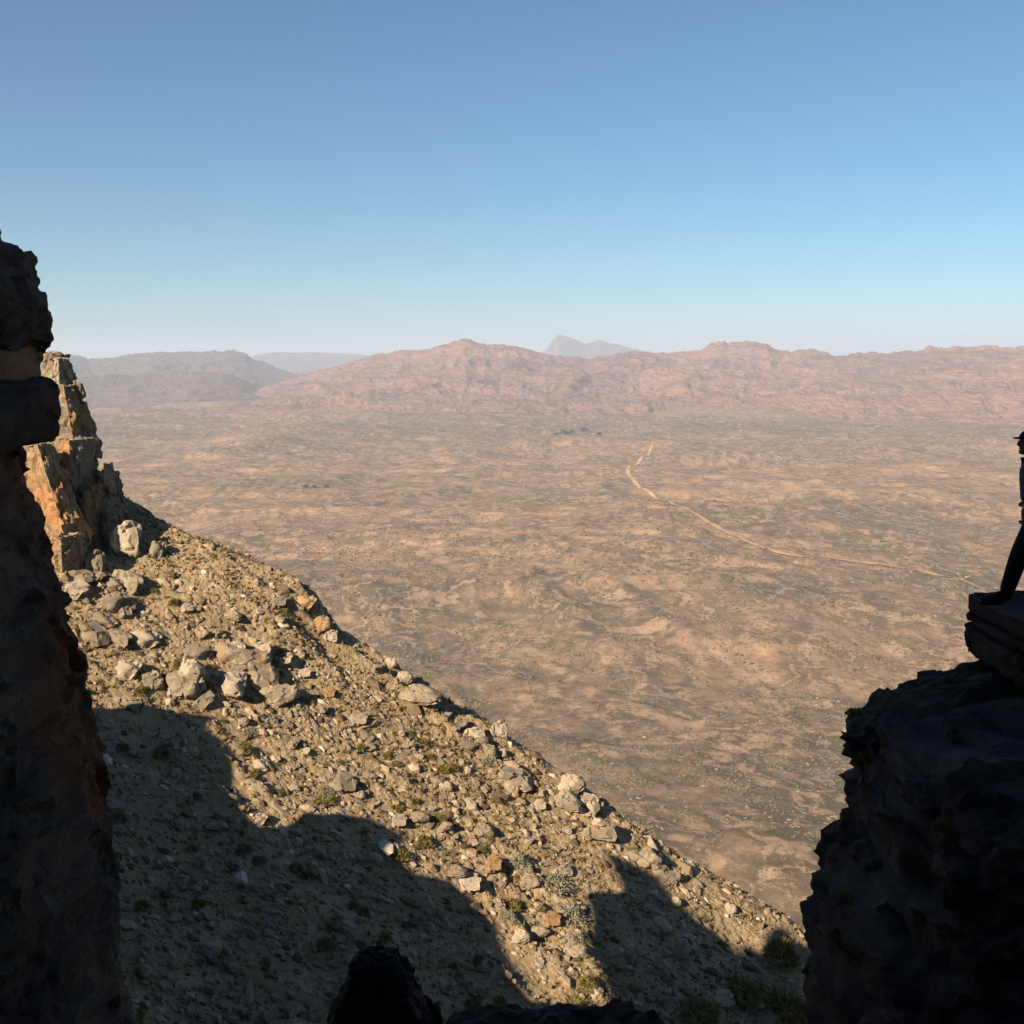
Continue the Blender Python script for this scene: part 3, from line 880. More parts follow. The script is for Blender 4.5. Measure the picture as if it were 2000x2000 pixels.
# ------------------------------------------------------------------ boulders on the spur
ROCKS = [rock_mesh(400 + i, s, 4, 13, 0.085, 0.42) for i, s in enumerate([(1, .8, .7), (1, .7, .55), (.9, .8, .9), (1, .6, .45), (.8, .9, .75), (1, .55, .7)])]
for k in range(len(ROCKS)): ROCKS[k].materials.append(M['rock'])
FALL = math.atan2(RE[1], RE[0])


def boulder(u, v, w, h, label, mat, var, group=None, sink=0.68, yaw=None, tilt=0.0):
    hit, nn = hill_hit(u, v + h * 0.35)
    if hit is None: return None
    Y_ = hit[1]
    sx, sz = w * Y_ / FPX / 2, h * Y_ / FPX / 2
    src = ROCKS[var % len(ROCKS)]
    me = src if mat is None else src.copy()
    if mat is not None:
        me.materials.clear(); me.materials.append(M[mat])
    o = obj('boulder', me)
    b = np.array([abs(c) for c in ((1, .8, .7), (1, .7, .55), (.9, .8, .9), (1, .6, .45), (.8, .9, .75), (1, .55, .7))[var % 6]])
    o.scale = (sx / b[0] * 1.15, (sx + sz) / 2 / b[1], sz / b[2] * 1.15)
    o.rotation_euler = (0, tilt, FALL if yaw is None else yaw)
    o.location = Vector(hit) + Vector((0, 0, sz * (1 - sink) * 0.8))
    tag(o, label, 'boulder', group)
    return o


BIG = [
    (252, 1048, 62, 96, 'tall pale boulder beside the outcrop casting a black shadow', 'pale_rock', 2),
    (222, 1040, 40, 84, 'leaning grey boulder between the outcrop and tall pale boulder', 'rock', 5),
    (190, 1096, 36, 70, 'narrow upright grey boulder at the foot of the outcrop', 'rock', 2),
    (308, 1068, 30, 60, 'grey boulder right of the tall pale boulder', 'rock', 4),
    (366, 1312, 74, 84, 'wedge-shaped pale boulder with black shadow above the shade line', 'pale_rock', 0),
    (250, 1300, 52, 58, 'rounded pale boulder near the dark pillar on mid slope', 'pale_rock', 4),
    (300, 1320, 30, 56, 'small pale upright boulder left of the wedge-shaped boulder', 'pale_rock', 5),
    (268, 1145, 30, 30, 'dark grey boulder with shadowed hollow below the tall pale boulder', 'rock', 0),
    (338, 1018, 44, 26, 'white flat boulder on the crest near the outcrop', 'pale_rock', 3),
    (412, 1044, 30, 20, 'small white stone on the upper crest', 'pale_rock', 1),
    (214, 952, 40, 34, 'pale boulder perched on the crest right of the outcrop', 'pale_rock', 2),
    (604, 1140, 18, 18, 'small bright white stone standing on the crest', 'pale_rock', 2),
    (596, 1172, 44, 40, 'rust-brown boulder on the crest', 'orange_rock', 4),
    (628, 1212, 44, 36, 'pinkish broken boulder at the step in the crest', 'orange_rock', 1),
    (648, 1240, 30, 34, 'pale pink boulder below the step in the crest', 'pale_rock', 2),
    (548, 1172, 50, 30, 'grey slab with a dark crack under it near the crest', 'rock', 3),
    (558, 1284, 50, 30, 'pale orange-tipped slab at the top of the slab line', 'pale_rock', 3),
    (596, 1312, 46, 22, 'long pale slab in the middle of the slab line', 'pale_rock', 3),
    (646, 1352, 34, 24, 'bright orange slab on the open slope', 'orange_rock', 3),
    (702, 1402, 60, 26, 'white slab below the orange slab', 'pale_rock', 3),
    (762, 1290, 30, 26, 'whitish boulder on the crest half way down', 'pale_rock', 1),
    (786, 1322, 44, 38, 'large white boulder on the crest half way down', 'pale_rock', 0),
    (976, 1420, 38, 48, 'white pointed boulder standing up on the crest', 'pale_rock', 2),
    (976, 1466, 30, 24, 'white boulder just under the pointed white boulder', 'pale_rock', 1),
    (1112, 1528, 64, 56, 'large pale outcropping boulder on the lower crest', 'pale_rock', 0),
    (1152, 1562, 50, 60, 'long pale boulder stepping down the lower crest', 'pale_rock', 5),
    (1104, 1560, 44, 24, 'pale flat stone under the large crest boulder', 'pale_rock', 3),
    (1056, 1570, 40, 24, 'white elongated stone on the lower slope', 'pale_rock', 3),
    (505, 1596, 36, 34, 'white boulder at the tip of sunlit ground beside the shade', 'pale_rock', 4),
    (780, 1600, 56, 26, 'pale pink slab along the shade edge', 'pale_rock', 3),
    (918, 1720, 80, 36, 'broad pale slab beside the curved shade edge', 'pale_rock', 3),
    (966, 1684, 52, 34, 'pale orange slab pointing downhill on the lower slope', 'orange_rock', 3),
    (1080, 1792, 56, 30, 'pale orange slab near the bottom of the sunlit wedge', 'orange_rock', 3),
    (1015, 1826, 44, 40, 'pale boulder in the narrow part of the sunlit wedge', 'pale_rock', 0),
    (1164, 1935, 30, 34, 'bright boulder at the bottom corner of the sunlit wedge', 'pale_rock', 4),
    (1036, 1718, 40, 22, 'white stone next to the sage green bush', 'pale_rock', 1),
    (700, 1548, 30, 22, 'pale boulder just above the shade edge', 'pale_rock', 1),
    (1232, 1862, 24, 40, 'grey boulder in the shade right of the sunlit wedge', 'rock', 5),
    (1318, 1760, 26, 30, 'white boulder beyond the shade near the lower crest', 'pale_rock', 0),
    (1424, 1770, 30, 24, 'white boulder farthest down the sunlit crest', 'pale_rock', 1),
]
for u, v, w, h, lab, mt, var in BIG:
    boulder(u, v, w * 0.95, h * 0.82, lab, mt, var)

# smaller countable boulders, told apart by the stretch of hillside they lie on
ZONES = [
    ('small boulder in the rubble on the sunlit upper slope below the outcrop', 'boulders on the upper slope', [(120, 1090), (560, 1180), (620, 1330), (420, 1380), (190, 1370)], 55),
    ('small boulder in the rubble on the sunlit middle slope', 'boulders on the middle slope', [(430, 1400), (640, 1340), (900, 1450), (980, 1640), (620, 1570), (500, 1530)], 60),
    ('small boulder in the rubble on the sunlit lower slope', 'boulders on the lower slope', [(800, 1660), (1000, 1600), (1160, 1620), (1140, 1780), (1150, 1930), (1040, 1930), (980, 1780)], 40),
    ('small boulder lying along the sunlit crest', 'boulders along the crest', [(420, 1062), (440, 1085), (1040, 1505), (1230, 1640), (1420, 1760), (1400, 1765), (1200, 1650), (900, 1440)], 40),
    ('bluish grey boulder in the deep shade at the lower left', 'boulders in the shade', [(200, 1420), (400, 1430), (480, 1640), (760, 1680), (960, 1830), (1000, 1990), (260, 1990)], 70),
    ('bluish grey boulder in the shade below the lower crest', 'boulders in the right-hand shade', [(1200, 1720), (1400, 1860), (1540, 1890), (1540, 1990), (1220, 1990)], 25),
]


def inside(x, y, pl):
    c = False
    for (a, b), (d, e) in zip(pl, pl[1:] + pl[:1]):
        if (b > y) != (e > y) and x < (d - a) * (y - b) / (e - b) + a: c = not c
    return c


def sample(pl):
    xs_ = [q[0] for q in pl]; ys_ = [q[1] for q in pl]
    while True:
        x, y = random.uniform(min(xs_), max(xs_)), random.uniform(min(ys_), max(ys_))
        if inside(x, y, pl): return x, y


MARKS = [(252, 1048, 'tall pale boulder by the outcrop'), (366, 1312, 'wedge-shaped pale boulder'), (250, 1300, 'rounded pale boulder near the pillar'), (150, 1160, 'bright bush beside the pillar'),
         (338, 1018, 'white flat boulder on the crest'), (596, 1172, 'rust-brown boulder on the crest'), (628, 1212, 'step in the crest'), (558, 1284, 'orange-tipped slab'), (646, 1352, 'bright orange slab'), (702, 1402, 'white slab'),
         (786, 1322, 'large white crest boulder'), (976, 1420, 'white pointed crest boulder'), (1112, 1528, 'large pale outcropping crest boulder'), (505, 1596, 'white boulder at the sunlit tip'), (632, 1556, 'wide olive bush'),
         (780, 1600, 'pale pink slab on the shade edge'), (858, 1596, 'yellow-green bush mid slope'), (918, 1720, 'broad pale slab'), (966, 1684, 'pale orange downhill slab'), (1084, 1716, 'large sage green bush'), (1148, 1912, 'bottom yellow-green bush'),
         (1318, 1760, 'white boulder near the lower crest'), (1424, 1770, 'last white crest boulder'), (740, 1900, 'pointed foreground boulder'), (1525, 1845, 'rounded dark bush by the buttress'), (230, 1600, 'dark pillar halfway up'), (250, 1900, 'dark pillar near its foot'),
         (470, 1480, 'first bend of the shade edge'), (960, 1810, 'lower bend of the shade edge'), (1232, 1862, 'shaded grey boulder beside the wedge'), (480, 1750, 'middle of the left shade'), (1380, 1930, 'bottom of the right-hand shade')]
ORD = ['', 'second ', 'third ', 'fourth ', 'fifth ', 'sixth ', 'seventh ', 'eighth ', 'ninth ', 'tenth ']
PENDING = []


def where(u, v):
    d, mu, mv, nm = min((math.hypot(u - a, v - b), a, b, c) for a, b, c in MARKS)
    du, dv = u - mu, v - mv
    return d, ('right of' if du > 0 else 'left of') if abs(du) > abs(dv) else ('below' if dv > 0 else 'above'), nm


def settle_labels():
    """each small thing is named by its look and by the nearest landmark, counted outwards where several look alike"""
    seen = {}
    for o, look, u, v in sorted(PENDING, key=lambda q: where(q[2], q[3])[0]):
        d, rel, nm = where(u, v)
        k = (look, rel, nm); n_ = seen.get(k, 0); seen[k] = n_ + 1
        o['label'] = f"{ORD[min(n_, 9)]}{look} {rel} the {nm}"


PALE = [m.copy() for m in ROCKS]
for m in PALE: m.materials.clear(); m.materials.append(M['pale_rock'])
for lab, grp, pl, cnt in ZONES:
    for i in range(cnt):
        u, v = sample(pl)
        w = random.choice((9, 10, 12, 15, 20, 26, 34, 40) if 'crest' in grp or 'upper' in grp else (8, 9, 10, 12, 13, 15, 18, 26)) * random.uniform(0.8, 1.15); asp = random.uniform(1.2, 2.6)
        o = boulder(u, v, w * asp, w, lab, None, random.randrange(6), grp, yaw=FALL + random.gauss(0, 0.5), tilt=random.gauss(0.2, 0.25))
        if not o: continue
        pale = random.random() < 0.25
        if pale: o.data = PALE[ROCKS.index(o.data)]
        PENDING.append((o, ('small ' if w < 12 else 'larger ') + ('pale ' if pale else 'grey ') + ('flat stone' if asp > 1.9 else 'blocky stone'), u, v))

# ------------------------------------------------------------------ bushes
def leaf_ball(seed, n=700, rad=(1, 1, .75), leaf=0.13, spiky=False):
    g = np.random.default_rng(seed)
    d = g.normal(size=(n, 3)); d /= np.linalg.norm(d, axis=1)[:, None]; d[:, 2] = np.abs(d[:, 2]) * 1.0 - 0.12
    lump = 1 + 0.35 * noise3(d * 2.2 + seed, seed)
    r = g.uniform(0.45, 1.0, n) ** 0.5 * lump
    P = d * r[:, None] * np.array(rad); P[:, 2] = np.maximum(P[:, 2], 0.02)
    V, T = [], []
    for i in range(n):
        ax = d[i] + g.normal(size=3) * 0.5; ax /= np.linalg.norm(ax)
        sd = np.cross(ax, g.normal(size=3)); sd /= np.linalg.norm(sd) + 1e-6
        L = leaf * g.uniform(0.7, 1.5); w = leaf * g.uniform(0.25, 0.5)
        V += [P[i] - sd * w, P[i] + sd * w, P[i] + ax * L * 2]
        T += [np.clip(g.normal(0.5, 0.22), 0, 1)] * 3
    V = np.array(V)
    me = mesh_np('foliage', V, np.arange(len(V)).reshape(-1, 3), False)
    set_tint(me, T)
    return me


def stem_mesh(seed):
    g = np.random.default_rng(seed); V, Fc = [], []
    for k in range(7):
        a = g.uniform(0, 6.28); tip = np.array([math.cos(a) * .6, math.sin(a) * .6, g.uniform(.35, .7)])
        base = np.array([0, 0, -0.25]); side = np.array([-math.sin(a), math.cos(a), 0]) * .05; up = np.array([0, 0, .05])
        i = len(V); V += [base - side, base + side, base + up, tip - side * .3, tip + side * .3, tip + up * .3]
        Fc += [(i, i + 1, i + 4, i + 3), (i + 1, i + 2, i + 5, i + 4), (i + 2, i, i + 3, i + 5)]
    me = mesh_np('stem', np.array(V), np.array(Fc), False); set_tint(me, g.uniform(0, 1, len(V)))
    me.materials.append(M['stem'])
    return me


FOL = {'olive': [leaf_ball(500 + i) for i in range(3)], 'sage': [leaf_ball(520 + i, 520, (1, 1, .8), 0.11) for i in range(2)]}
for k in FOL:
    for m in FOL[k]: m.materials.append(M[k])
STEM = stem_mesh(9)


def bush(u, v, w, h, label, kind, group=None):
    hit, nn = hill_hit(u, v + h * 0.3)
    if hit is None: return
    k = hit[1] / FPX / 2
    r = empty('bush', Vector(hit) + Vector((0, 0, -0.03)))
    r.scale = (w * k, w * k, h * k * 1.25); r.rotation_euler = (0, 0, random.uniform(0, 6))
    f = obj('foliage', random.choice(FOL[kind]), None, r); s = obj('stem', STEM, None, r)
    tag(r, label, 'bush', group)
    if group: PENDING.append((r, ('small ' if w < 18 else 'bigger ') + ('olive' if kind == 'olive' else 'grey-green') + ' shrub', u, v))


for u, v, w, h, lab, k in [
    (150, 1160, 36, 26, 'bright yellow-green bush beside the dark pillar', 'olive'),
    (192, 1236, 34, 34, 'olive bush against the pillar edge on the upper slope', 'olive'),
    (272, 1246, 30, 28, 'olive bush above the rounded pale boulder', 'olive'),
    (274, 1344, 26, 34, 'olive bush just above the left shade line', 'olive'),
    (340, 1172, 22, 26, 'small yellow-green bush on the upper slope', 'olive'),
    (345, 1292, 16, 40, 'narrow olive bush left of the wedge-shaped boulder', 'olive'),
    (632, 1556, 44, 22, 'wide olive bush near the shade edge', 'olive'),
    (858, 1596, 30, 30, 'yellow-green bush in the middle of the lower slope', 'olive'),
    (828, 1636, 34, 40, 'bright yellow-green bush beside the curved shade edge', 'olive'),
    (782, 1664, 40, 36, 'olive bush half swallowed by the shade edge', 'olive'),
    (942, 1656, 20, 28, 'small olive bush above the orange downhill slab', 'olive'),
    (1014, 1672, 40, 50, 'grey-green bush on the lower slope', 'sage'),
    (1084, 1716, 60, 50, 'large sage green bush in the middle of the sunlit wedge', 'sage'),
    (1116, 1776, 60, 60, 'sage green bush against the right shade edge', 'sage'),
    (1130, 1826, 40, 36, 'pale sage bush at the shade notch', 'sage'),
    (1148, 1912, 44, 44, 'yellow-green bush at the bottom of the sunlit wedge', 'olive'),
    (1120, 1950, 46, 22, 'low yellow bush on the bottom shade line', 'olive'),
    (548, 1312, 16, 22, 'tiny olive bush in the slab line', 'olive'),
    (1524, 1848, 74, 84, 'rounded dark bush in shade against the right buttress', 'olive'),
    (1450, 1925, 90, 70, 'wide dark bush in the gap beside the buttress', 'olive'),
    (1530, 1950, 80, 90, 'tall dark bush at the foot of the buttress', 'olive'),
    (1365, 1965, 90, 60, 'low dark bush at the bottom of the right-hand shade', 'olive'),
    (705, 1455, 20, 22, 'small dark olive bush in the open middle slope', 'olive'),
    (1000, 1760, 40, 40, 'olive tussock bush in the narrow sunlit wedge', 'olive'),
]:
    bush(u, v, w, h, lab, k)
for i in range(110):
    u, v = sample([(150, 1110), (560, 1190), (1000, 1500), (1150, 1620), (1130, 1900), (980, 1780), (700, 1570), (500, 1540), (420, 1390), (200, 1370)])
    w = random.choice((8, 9, 11, 13, 16, 22, 30)) * random.uniform(.85, 1.1)
    bush(u, v, w, w * random.uniform(0.7, 1.1), 'little olive shrub scattered among the stones of the sunlit slope', 'olive' if random.random() < .8 else 'sage', 'little shrubs on the sunlit slope')
for i in range(30):
    u, v = sample(ZONES[4][2])
    w = random.uniform(18, 36)
    bush(u, v, w, w * random.uniform(0.7, 1.1), 'dim shrub in the deep shade at the lower left', 'olive', 'shrubs in the shade')

settle_labels()

# ------------------------------------------------------------------ scree and dry tufts: uncountable
def scatter_pts(n, jitter=1.0):
    """points spread evenly over the side of the spur that faces the gap"""
    s = RNG.uniform(-14, 68, n); d = RNG.uniform(-34, 1.2, n)
    x = P0[0] + RE[0] * s + RQ[0] * d; y = P0[1] + RE[1] * s + RQ[1] * d
    z = spur(x, y)
    ok = z > -46
    return np.stack([x, y, z], -1)[ok], s[ok], d[ok]


bm = bmesh.new(); bmesh.ops.create_icosphere(bm, subdivisions=1, radius=1.0)
ICO = np.array([v.co[:] for v in bm.verts]); ICF = np.array([[v.index for v in f.verts] for f in bm.faces]); bm.free()
TPL = []
for i in range(10):
    V = ICO.copy(); g = np.random.default_rng(i + 60)
    for k in range(6):
        nn = g.normal(size=3); nn /= np.linalg.norm(nn); V = V - np.clip(V @ nn - g.uniform(.45, .8), 0, None)[:, None] * nn
    TPL.append(V)
TPL = np.array(TPL)
Pt, s_, d_ = scatter_pts(66000)
clump = 0.5 * fbm2(s_ / 5, d_ / 1.6, 71, 3) + 0.8 * fbm2(s_ / 9, d_ / 0.55, 72, 3)
keep = RNG.uniform(-0.8, 0.6, len(Pt)) < clump
Pt, s_, d_ = Pt[keep], s_[keep], d_[keep]
n = len(Pt)
size = (0.05 + 0.23 * RNG.power(0.4, n) * RNG.uniform(0.4, 1, n)) * np.where(RNG.uniform(0, 1, n) < 0.10, 1.9, 1.0)
var = RNG.integers(0, 10, n)
ang = FALL + RNG.normal(0, 0.5, n)
el = RNG.uniform(1.0, 2.2, n)
L = TPL[var] * np.stack([size * el, size * RNG.uniform(.7, 1.1, n), size * RNG.uniform(.5, .95, n)], -1)[:, None, :]
til = RNG.normal(0.45, 0.2, n)
ct, st_ = np.cos(til)[:, None], np.sin(til)[:, None]
L = np.stack([L[..., 0] * ct + L[..., 2] * st_, L[..., 1], -L[..., 0] * st_ + L[..., 2] * ct], -1)
ca, sa = np.cos(ang)[:, None], np.sin(ang)[:, None]
L = np.stack([L[..., 0] * ca - L[..., 1] * sa, L[..., 0] * sa + L[..., 1] * ca, L[..., 2]], -1)
V = (L + Pt[:, None, :] + np.array([0, 0, 1])[None, None, :] * (size * 0.08)[:, None, None])
Fs = (ICF[None] + (np.arange(n) * len(ICO))[:, None, None]).reshape(-1, 3)
sm = mesh_np('scree', V.reshape(-1, 3), Fs, False)
tv = np.clip(RNG.normal(0.45, 0.27, n), 0, 1)
set_tint(sm, np.repeat(tv, len(ICO)))
tag(obj('scree', sm, M['scree']), 'loose tan and grey scree stones covering the hillside', kind='stuff')

Pt, s_, d_ = scatter_pts(30000)
keep = RNG.uniform(-0.6, 0.9, len(Pt)) < fbm2(s_ / 6 + 40, d_ / 1.8, 75, 3) * 1.3
Pt = Pt[keep]; n = len(Pt)
NB = 7
a = RNG.uniform(0, 6.28, (n, NB)); hgt = (RNG.uniform(.12, .34, n))[:, None] * RNG.uniform(.6, 1.1, (n, NB)); spread = RNG.uniform(.3, .9, (n, NB)) * hgt
dx, dy = np.cos(a), np.sin(a)
w = 0.035
b0 = np.stack([Pt[:, None, 0] - dy * w, Pt[:, None, 1] + dx * w, np.broadcast_to(Pt[:, None, 2], a.shape) - .03], -1)
b1 = np.stack([Pt[:, None, 0] + dy * w, Pt[:, None, 1] - dx * w, np.broadcast_to(Pt[:, None, 2], a.shape) - .03], -1)
tp = np.stack([Pt[:, None, 0] + dx * spread, Pt[:, None, 1] + dy * spread, Pt[:, None, 2] + hgt], -1)
V = np.stack([b0, b1, tp], 2).reshape(-1, 3)
gm = mesh_np('dry_grass', V, np.arange(len(V)).reshape(-1, 3), False)
set_tint(gm, np.repeat(np.clip(RNG.normal(.5, .25, n), 0, 1), NB * 3))
tag(obj('dry_grass', gm, M['tufts']), 'dry olive and straw tufts growing between the stones', kind='stuff')

# ------------------------------------------------------------------ far trees in the valley
t = NT('far_tree_leaves')
M['tree'] = t.done(t.mix(t.ramp(t.noise(t.pos(), 0.4, 3, 0.6), .4, .6), (0.045, 0.06, 0.035), (0.07, 0.085, 0.05)))
CROWN = leaf_ball(600, 260, (1, 1, .9), 0.2); CROWN.materials.append(M['tree'])
tv_ = np.array([(math.cos(k * math.pi / 3) * r_, math.sin(k * math.pi / 3) * r_, z_) for z_, r_ in ((-0.6, .12), (0.5, .07)) for k in range(6)])
TRUNK = mesh_np('trunk', tv_, grid_faces(2, 6, True)); set_tint(TRUNK, np.zeros(12)); TRUNK.materials.append(M['stem'])
for u, v, s, lab in [(597, 953, 9, 'leftmost of three dark trees far out in the valley'), (614, 953, 8, 'middle of three dark trees far out in the valley'), (638, 953, 9, 'rightmost of three dark trees far out in the valley'),
                     (1086, 852, 9, 'leftmost green tree by the far clearing'), (1102, 849, 13, 'broad green tree by the far clearing'), (1116, 847, 10, 'middle green tree by the far clearing'), (1140, 843, 12, 'tall blue-green tree at the back of the far clearing'),
                     (1170, 851, 9, 'rightmost dark tree by the far clearing')]:
    h = valley_hit(u, v)
    if h is None: continue
    r = empty('tree', Vector(h) + Vector((0, 0, 0.5 * s * h[1] / FPX * .55)))
    k = s * h[1] / FPX * 0.55
    r.scale = (k, k, k)
    obj('crown', CROWN, None, r); obj('trunk', TRUNK, None, r)
    tag(r, lab, 'tree', 'far trees in the valley')

# ------------------------------------------------------------------ the person on the ledge
M['skin'] = flat('skin', (0.32, 0.18, 0.12), 0.6)
M['shirt'] = flat('purple_shirt', (0.07, 0.06, 0.14))
M['trousers'] = flat('dark_trousers', (0.018, 0.018, 0.022))
M['boots'] = flat('dark_boots', (0.02, 0.017, 0.015))
M['cap'] = flat('dark_cap', (0.02, 0.018, 0.026))
M['hair'] = flat('dark_hair', (0.02, 0.014, 0.01))
M['pack'] = flat('dark_backpack', (0.03, 0.03, 0.045))

YP = 10.9
TOPZ = at(1930, 1177, YP)[2] + 0.0
org = np.array([at(2015, 1177, YP)[0], YP, TOPZ])


def pp(u, v, dy=0.0):
    p = at(u, v, YP); p = p - org; p[1] = dy
    return p


def skin_mesh(name, verts, edges, radii, mat, parent, root=0, sub=2):
    me = bpy.data.meshes.new(name)
    me.from_pydata([tuple(v) for v in verts], edges, [])
    o = obj(name, me, mat, parent)
    sk = o.modifiers.new('skin', 'SKIN'); sk.use_smooth_shade = True
    for i, r_ in enumerate(radii):
        d = me.skin_vertices[0].data[i]; d.radius = r_ if isinstance(r_, tuple) else (r_, r_)
        d.use_root = (i == root)
    s = o.modifiers.new('sub', 'SUBSURF'); s.levels = sub; s.render_levels = sub
    return o


person = tag(empty('person', Vector(org)), 'person in dark trousers and cap striding onto the right-hand ledge', 'person')
HIPW, SHW = 0.09, 0.17
# joints, the walking direction is -x
pelvis = pp(2022, 1003); waist = pp(2020, 968); chest = pp(2016, 925); neck = pp(2016, 893); head0 = pp(2012, 880); head1 = pp(2009, 858)
hipF = pp(2019, 1012, -HIPW); kneeF = pp(1984, 1078, -HIPW); ankF = pp(1956, 1158, -HIPW); toeF = pp(1906, 1172, -HIPW); heelF = pp(1962, 1172, -HIPW)
hipB = pp(2026, 1012, HIPW); kneeB = pp(2040, 1094, HIPW); ankB = pp(2078, 1160, HIPW); toeB = pp(2036, 1173, HIPW)
shF = pp(2020, 908, -SHW); elF = pp(2026, 962, -SHW - .04); wrF = pp(1999, 977, -SHW - .02); haF = pp(1991, 976, -SHW - .01)
shB = pp(2022, 908, SHW); elB = pp(2038, 962, SHW + .05); wrB = pp(2026, 1003, SHW + .05); haB = pp(2024, 1014, SHW + .05)
v_ = [pelvis, waist, chest, neck, head0, head1, hipF, kneeF, ankF, toeF, hipB, kneeB, ankB, toeB, shF, elF, wrF, haF, shB, elB, wrB, haB]
e_ = [(0, 1), (1, 2), (2, 3), (3, 4), (4, 5), (0, 6), (6, 7), (7, 8), (8, 9), (0, 10), (10, 11), (11, 12), (12, 13), (2, 14), (14, 15), (15, 16), (16, 17), (2, 18), (18, 19), (19, 20), (20, 21)]
r_ = [.12, .11, .125, .055, .075, .088, .085, .055, .038, .03, .085, .055, .038, .03, .055, .04, .027, .03, .055, .04, .027, .03]
skin_mesh('body', v_, e_, r_, M['skin'], person)
# five fingers on each hand, half curled
for ha, wr, nm in ((haF, wrF, 'fingers'), (haB, wrB, 'fingers')):
    fw = (ha - wr) / np.linalg.norm(ha - wr); dn = np.array([0, 0, -1.0]) if abs(fw[2]) < .7 else np.array([-1.0, 0, 0]); sd = np.cross(fw, dn); sd /= np.linalg.norm(sd)
    vv, ee, rr_ = [], [], []
    vv.append(ha); rr_.append(.02)
    for k, (off, ln) in enumerate(((-.03, .058), (-.01, .072), (.011, .068), (.03, .052))):
        i = len(vv); b = ha + sd * off + fw * .02
        vv += [b, b + fw * ln * .5 + dn * .008, b + fw * ln * .75 + dn * .035, b + fw * ln * .7 + dn * .055]; ee += [(0, i), (i, i + 1), (i + 1, i + 2), (i + 2, i + 3)]; rr_ += [.011, .009, .009, .008]
    i = len(vv); b = ha - sd * .035 - fw * .01
    vv += [b, b - sd * .02 + fw * .03 + dn * .01, b - sd * .01 + fw * .055 + dn * .025]; ee += [(0, i), (i, i + 1), (i + 1, i + 2)]; rr_ += [.012, .011, .009]
    skin_mesh(nm, vv, ee, rr_, M['skin'], person, 0, 1)
# clothes
skin_mesh('shirt', [pelvis * .4 + waist * .6, waist, chest, chest * .35 + neck * .65, shF, elF * .95 + shF * .05, wrF * .75 + elF * .25, shB, elB, wrB * .75 + elB * .25],
          [(0, 1), (1, 2), (2, 3), (2, 4), (4, 5), (5, 6), (2, 7), (7, 8), (8, 9)], [.14, .135, .155, .075, .07, .056, .045, .07, .056, .045], M['shirt'], person)
skin_mesh('trousers', [pelvis, pelvis * .5 + waist * .5, hipF, kneeF, ankF * 1.04 - kneeF * .04, hipB, kneeB, ankB * 1.04 - kneeB * .04], [(0, 1), (0, 2), (2, 3), (3, 4), (0, 5), (5, 6), (6, 7)], [.15, .135, .122, .098, .072, .122, .098, .072], M['trousers'], person)
for an, to in ((ankF, toeF), (ankB, toeB)):
    up = an + np.array([0, 0, .05]); hl = an + np.array([.045, 0, 0.0]); hl[2] = 0.045; bl = to * .75 + an * .25; bl[2] = .045; tt = to.copy(); tt[2] = .04
    bt = skin_mesh('boot', [an, up, hl, bl, tt], [(0, 1), (0, 2), (0, 3), (3, 4)], [(.055, .055), (.058, .058), .045, (.05, .045), (.042, .034)], M['boots'], person)
    sole = np.array([(x * .5, y, z) for z in (-.012, .022) for x, y in ((-.34, -.03), (-.30, -.045), (0.05, -.045), (.13, -.035), (.13, .035), (0.05, .045), (-.30, .045), (-.34, .03))])
    sole[:, 0] = sole[:, 0] + (an[0] + to[0]) / 2 + .03; sole[:, 1] += an[1]; sole[:, 2] += .014
    bm = bmesh.new(); vs = [bm.verts.new(q) for q in sole]
    bm.faces.new(vs[:8][::-1]); bm.faces.new(vs[8:])
    for k in range(8): bm.faces.new((vs[k], vs[(k + 1) % 8], vs[8 + (k + 1) % 8], vs[8 + k]))
    m_ = bpy.data.meshes.new('sole'); bm.to_mesh(m_); bm.free(); obj('sole', m_, M['boots'], bt)


def ball(name, c, rad, mat, parent, seed=0, amp=0.0, cut=None):
    bm = bmesh.new(); bmesh.ops.create_uvsphere(bm, u_segments=28, v_segments=18, radius=1)
    for v in bm.verts:
        if cut is not None and v.co.z < cut: v.co.z = cut
        v.co = Vector((v.co.x * rad[0] + c[0], v.co.y * rad[1] + c[1], v.co.z * rad[2] + c[2]))
    for f in bm.faces: f.smooth = True
    m_ = bpy.data.meshes.new(name); bm.to_mesh(m_); bm.free()
    return obj(name, m_, mat, parent)


hc = (head0 + head1) / 2
hc = hc + np.array([0.0, 0, 0.02])
hd = ball('head', hc, (.098, .078, .118), M['skin'], person)
ball('nose', hc + np.array([-.098, 0, -.012]), (.022, .015, .024), M['skin'], hd)
ball('chin', hc + np.array([-.06, 0, -.085]), (.038, .04, .03), M['skin'], hd)
ball('mouth', hc + np.array([-.088, 0, -.052]), (.010, .024, .007), flat('lips', (.25, .09, .08)), hd)
for s in (-1, 1):
    ball('eye', hc + np.array([-.086, s * .032, .012]), (.012, .013, .010), flat('eye', (.05, .04, .03), .3), hd)
    ball('ear', hc + np.array([.012, s * .078, -.005]), (.022, .012, .032), M['skin'], hd)
ball('hair', hc + np.array([.018, 0, .012]), (.096, .084, .112), M['hair'], person)
cp = ball('cap', hc + np.array([.004, 0, .03]), (.108, .090, .105), M['cap'], person, cut=.12)
br = ball('brim', hc + np.array([-.10, 0, .046]), (.06, .07, .011), M['cap'], cp)
pk = obj('backpack', block_mesh(900, .20, .30, .48, .012, 12, 4), M['pack'], person); pk.location = Vector((chest + waist) / 2 + np.array([.235, 0, .02]))
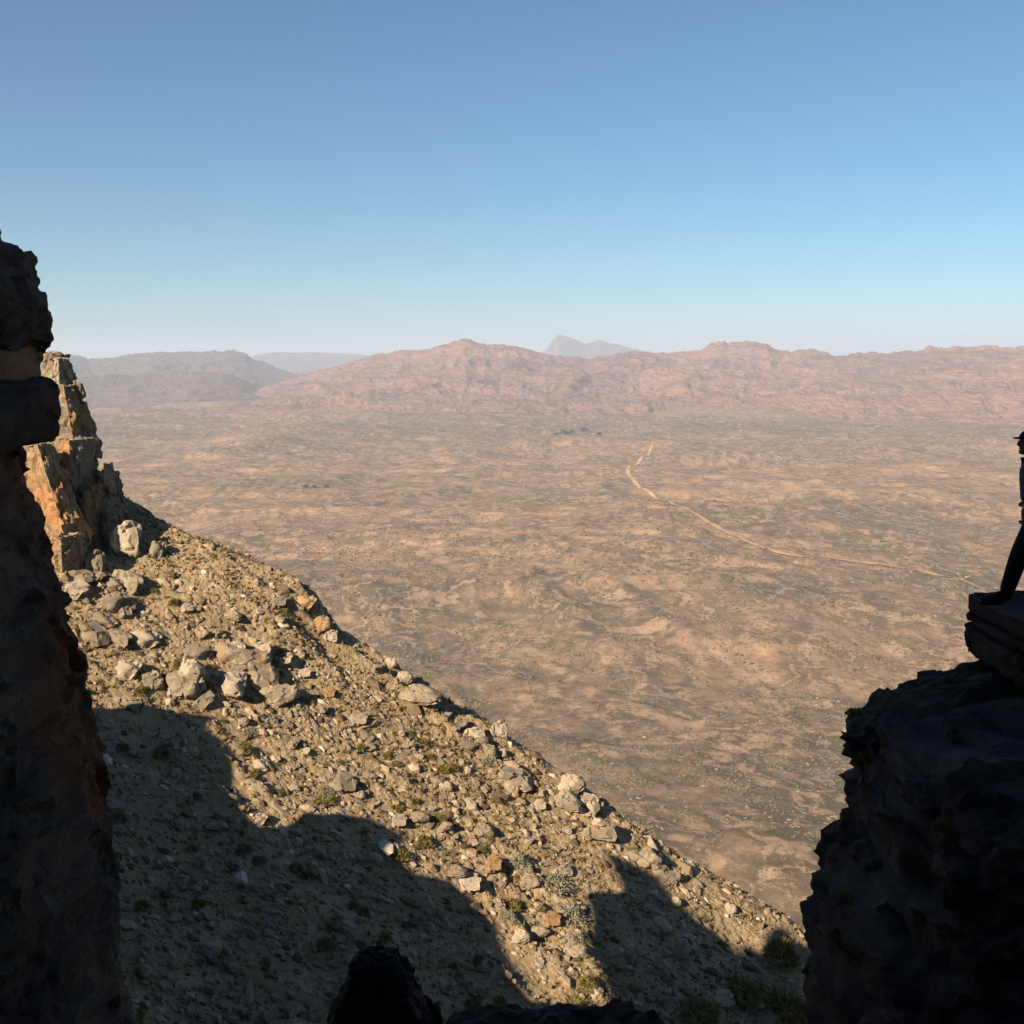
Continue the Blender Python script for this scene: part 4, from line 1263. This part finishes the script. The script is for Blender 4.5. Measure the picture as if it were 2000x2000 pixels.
for s in (-1, 1):
    skin_mesh('strap', [chest + np.array([.15, s * .09, .12]), chest + np.array([.02, s * .10, .15]), chest + np.array([-.075, s * .09, .02]), waist + np.array([.02, s * .125, .04])], [(0, 1), (1, 2), (2, 3)], [(.03, .012)] * 4, M['pack'], pk)
for ch in pk.children: ch.matrix_parent_inverse = Matrix.Translation(-pk.location)

# small plants on the buttress
for u, v, w, h, lab in [(1822, 1300, 60, 30, 'thin dry shrub on the sloping top of the buttress'), (1872, 1286, 26, 18, 'little shrub beneath the stacked ledge slabs'), (1668, 1392, 34, 26, 'dark shrub on the upper corner of the buttress'),
                        (1745, 1335, 40, 24, 'low dark shrub on the shoulder of the buttress'), (1612, 1584, 36, 26, 'dark shrub on the lower corner of the buttress'), (1590, 1640, 26, 24, 'small dark shrub hanging on the buttress edge'),
                        (1700, 1480, 44, 40, 'dim shrub on the upper face of the buttress'), (1850, 1620, 60, 44, 'dim shrub in the middle of the buttress face'), (1650, 1760, 44, 44, 'dim shrub low on the buttress face')]:
    p = face_hit(u, v)
    if p is None: continue
    r = empty('bush', p + Vector((0, 0, -.02))); k = p.y / FPX / 2
    r.scale = (w * k, w * k, h * k * 1.3); r.rotation_euler = (0, 0, random.uniform(0, 6))
    obj('foliage', FOL['olive'][random.randrange(3)], None, r); obj('stem', STEM, None, r)
    tag(r, lab, 'bush')

# ------------------------------------------------------------------ haze: the air over the valley
bm = bmesh.new(); bmesh.ops.create_cube(bm, size=1)
m_ = bpy.data.meshes.new('haze'); bm.to_mesh(m_); bm.free()
hz = obj('haze', m_, None, None, (0, 0, 60)); hz.scale = (132000, 132000, 1120)
hm = bpy.data.materials.new('haze'); hm.use_nodes = True; ht = hm.node_tree; ht.nodes.clear()
ho = ht.nodes.new('ShaderNodeOutputMaterial'); pv = ht.nodes.new('ShaderNodeVolumePrincipled')
pv.inputs['Color'].default_value = (0.70, 0.82, 1.0, 1); pv.inputs['Density'].default_value = 4.6e-5
pv.inputs['Density Attribute'].default_value = ''
pv.inputs['Anisotropy'].default_value = 0.0
ht.links.new(pv.outputs[0], ho.inputs['Volume'])
m_.materials.append(hm)
tag(hz, 'thin bluish haze filling the valley air', kind='stuff')
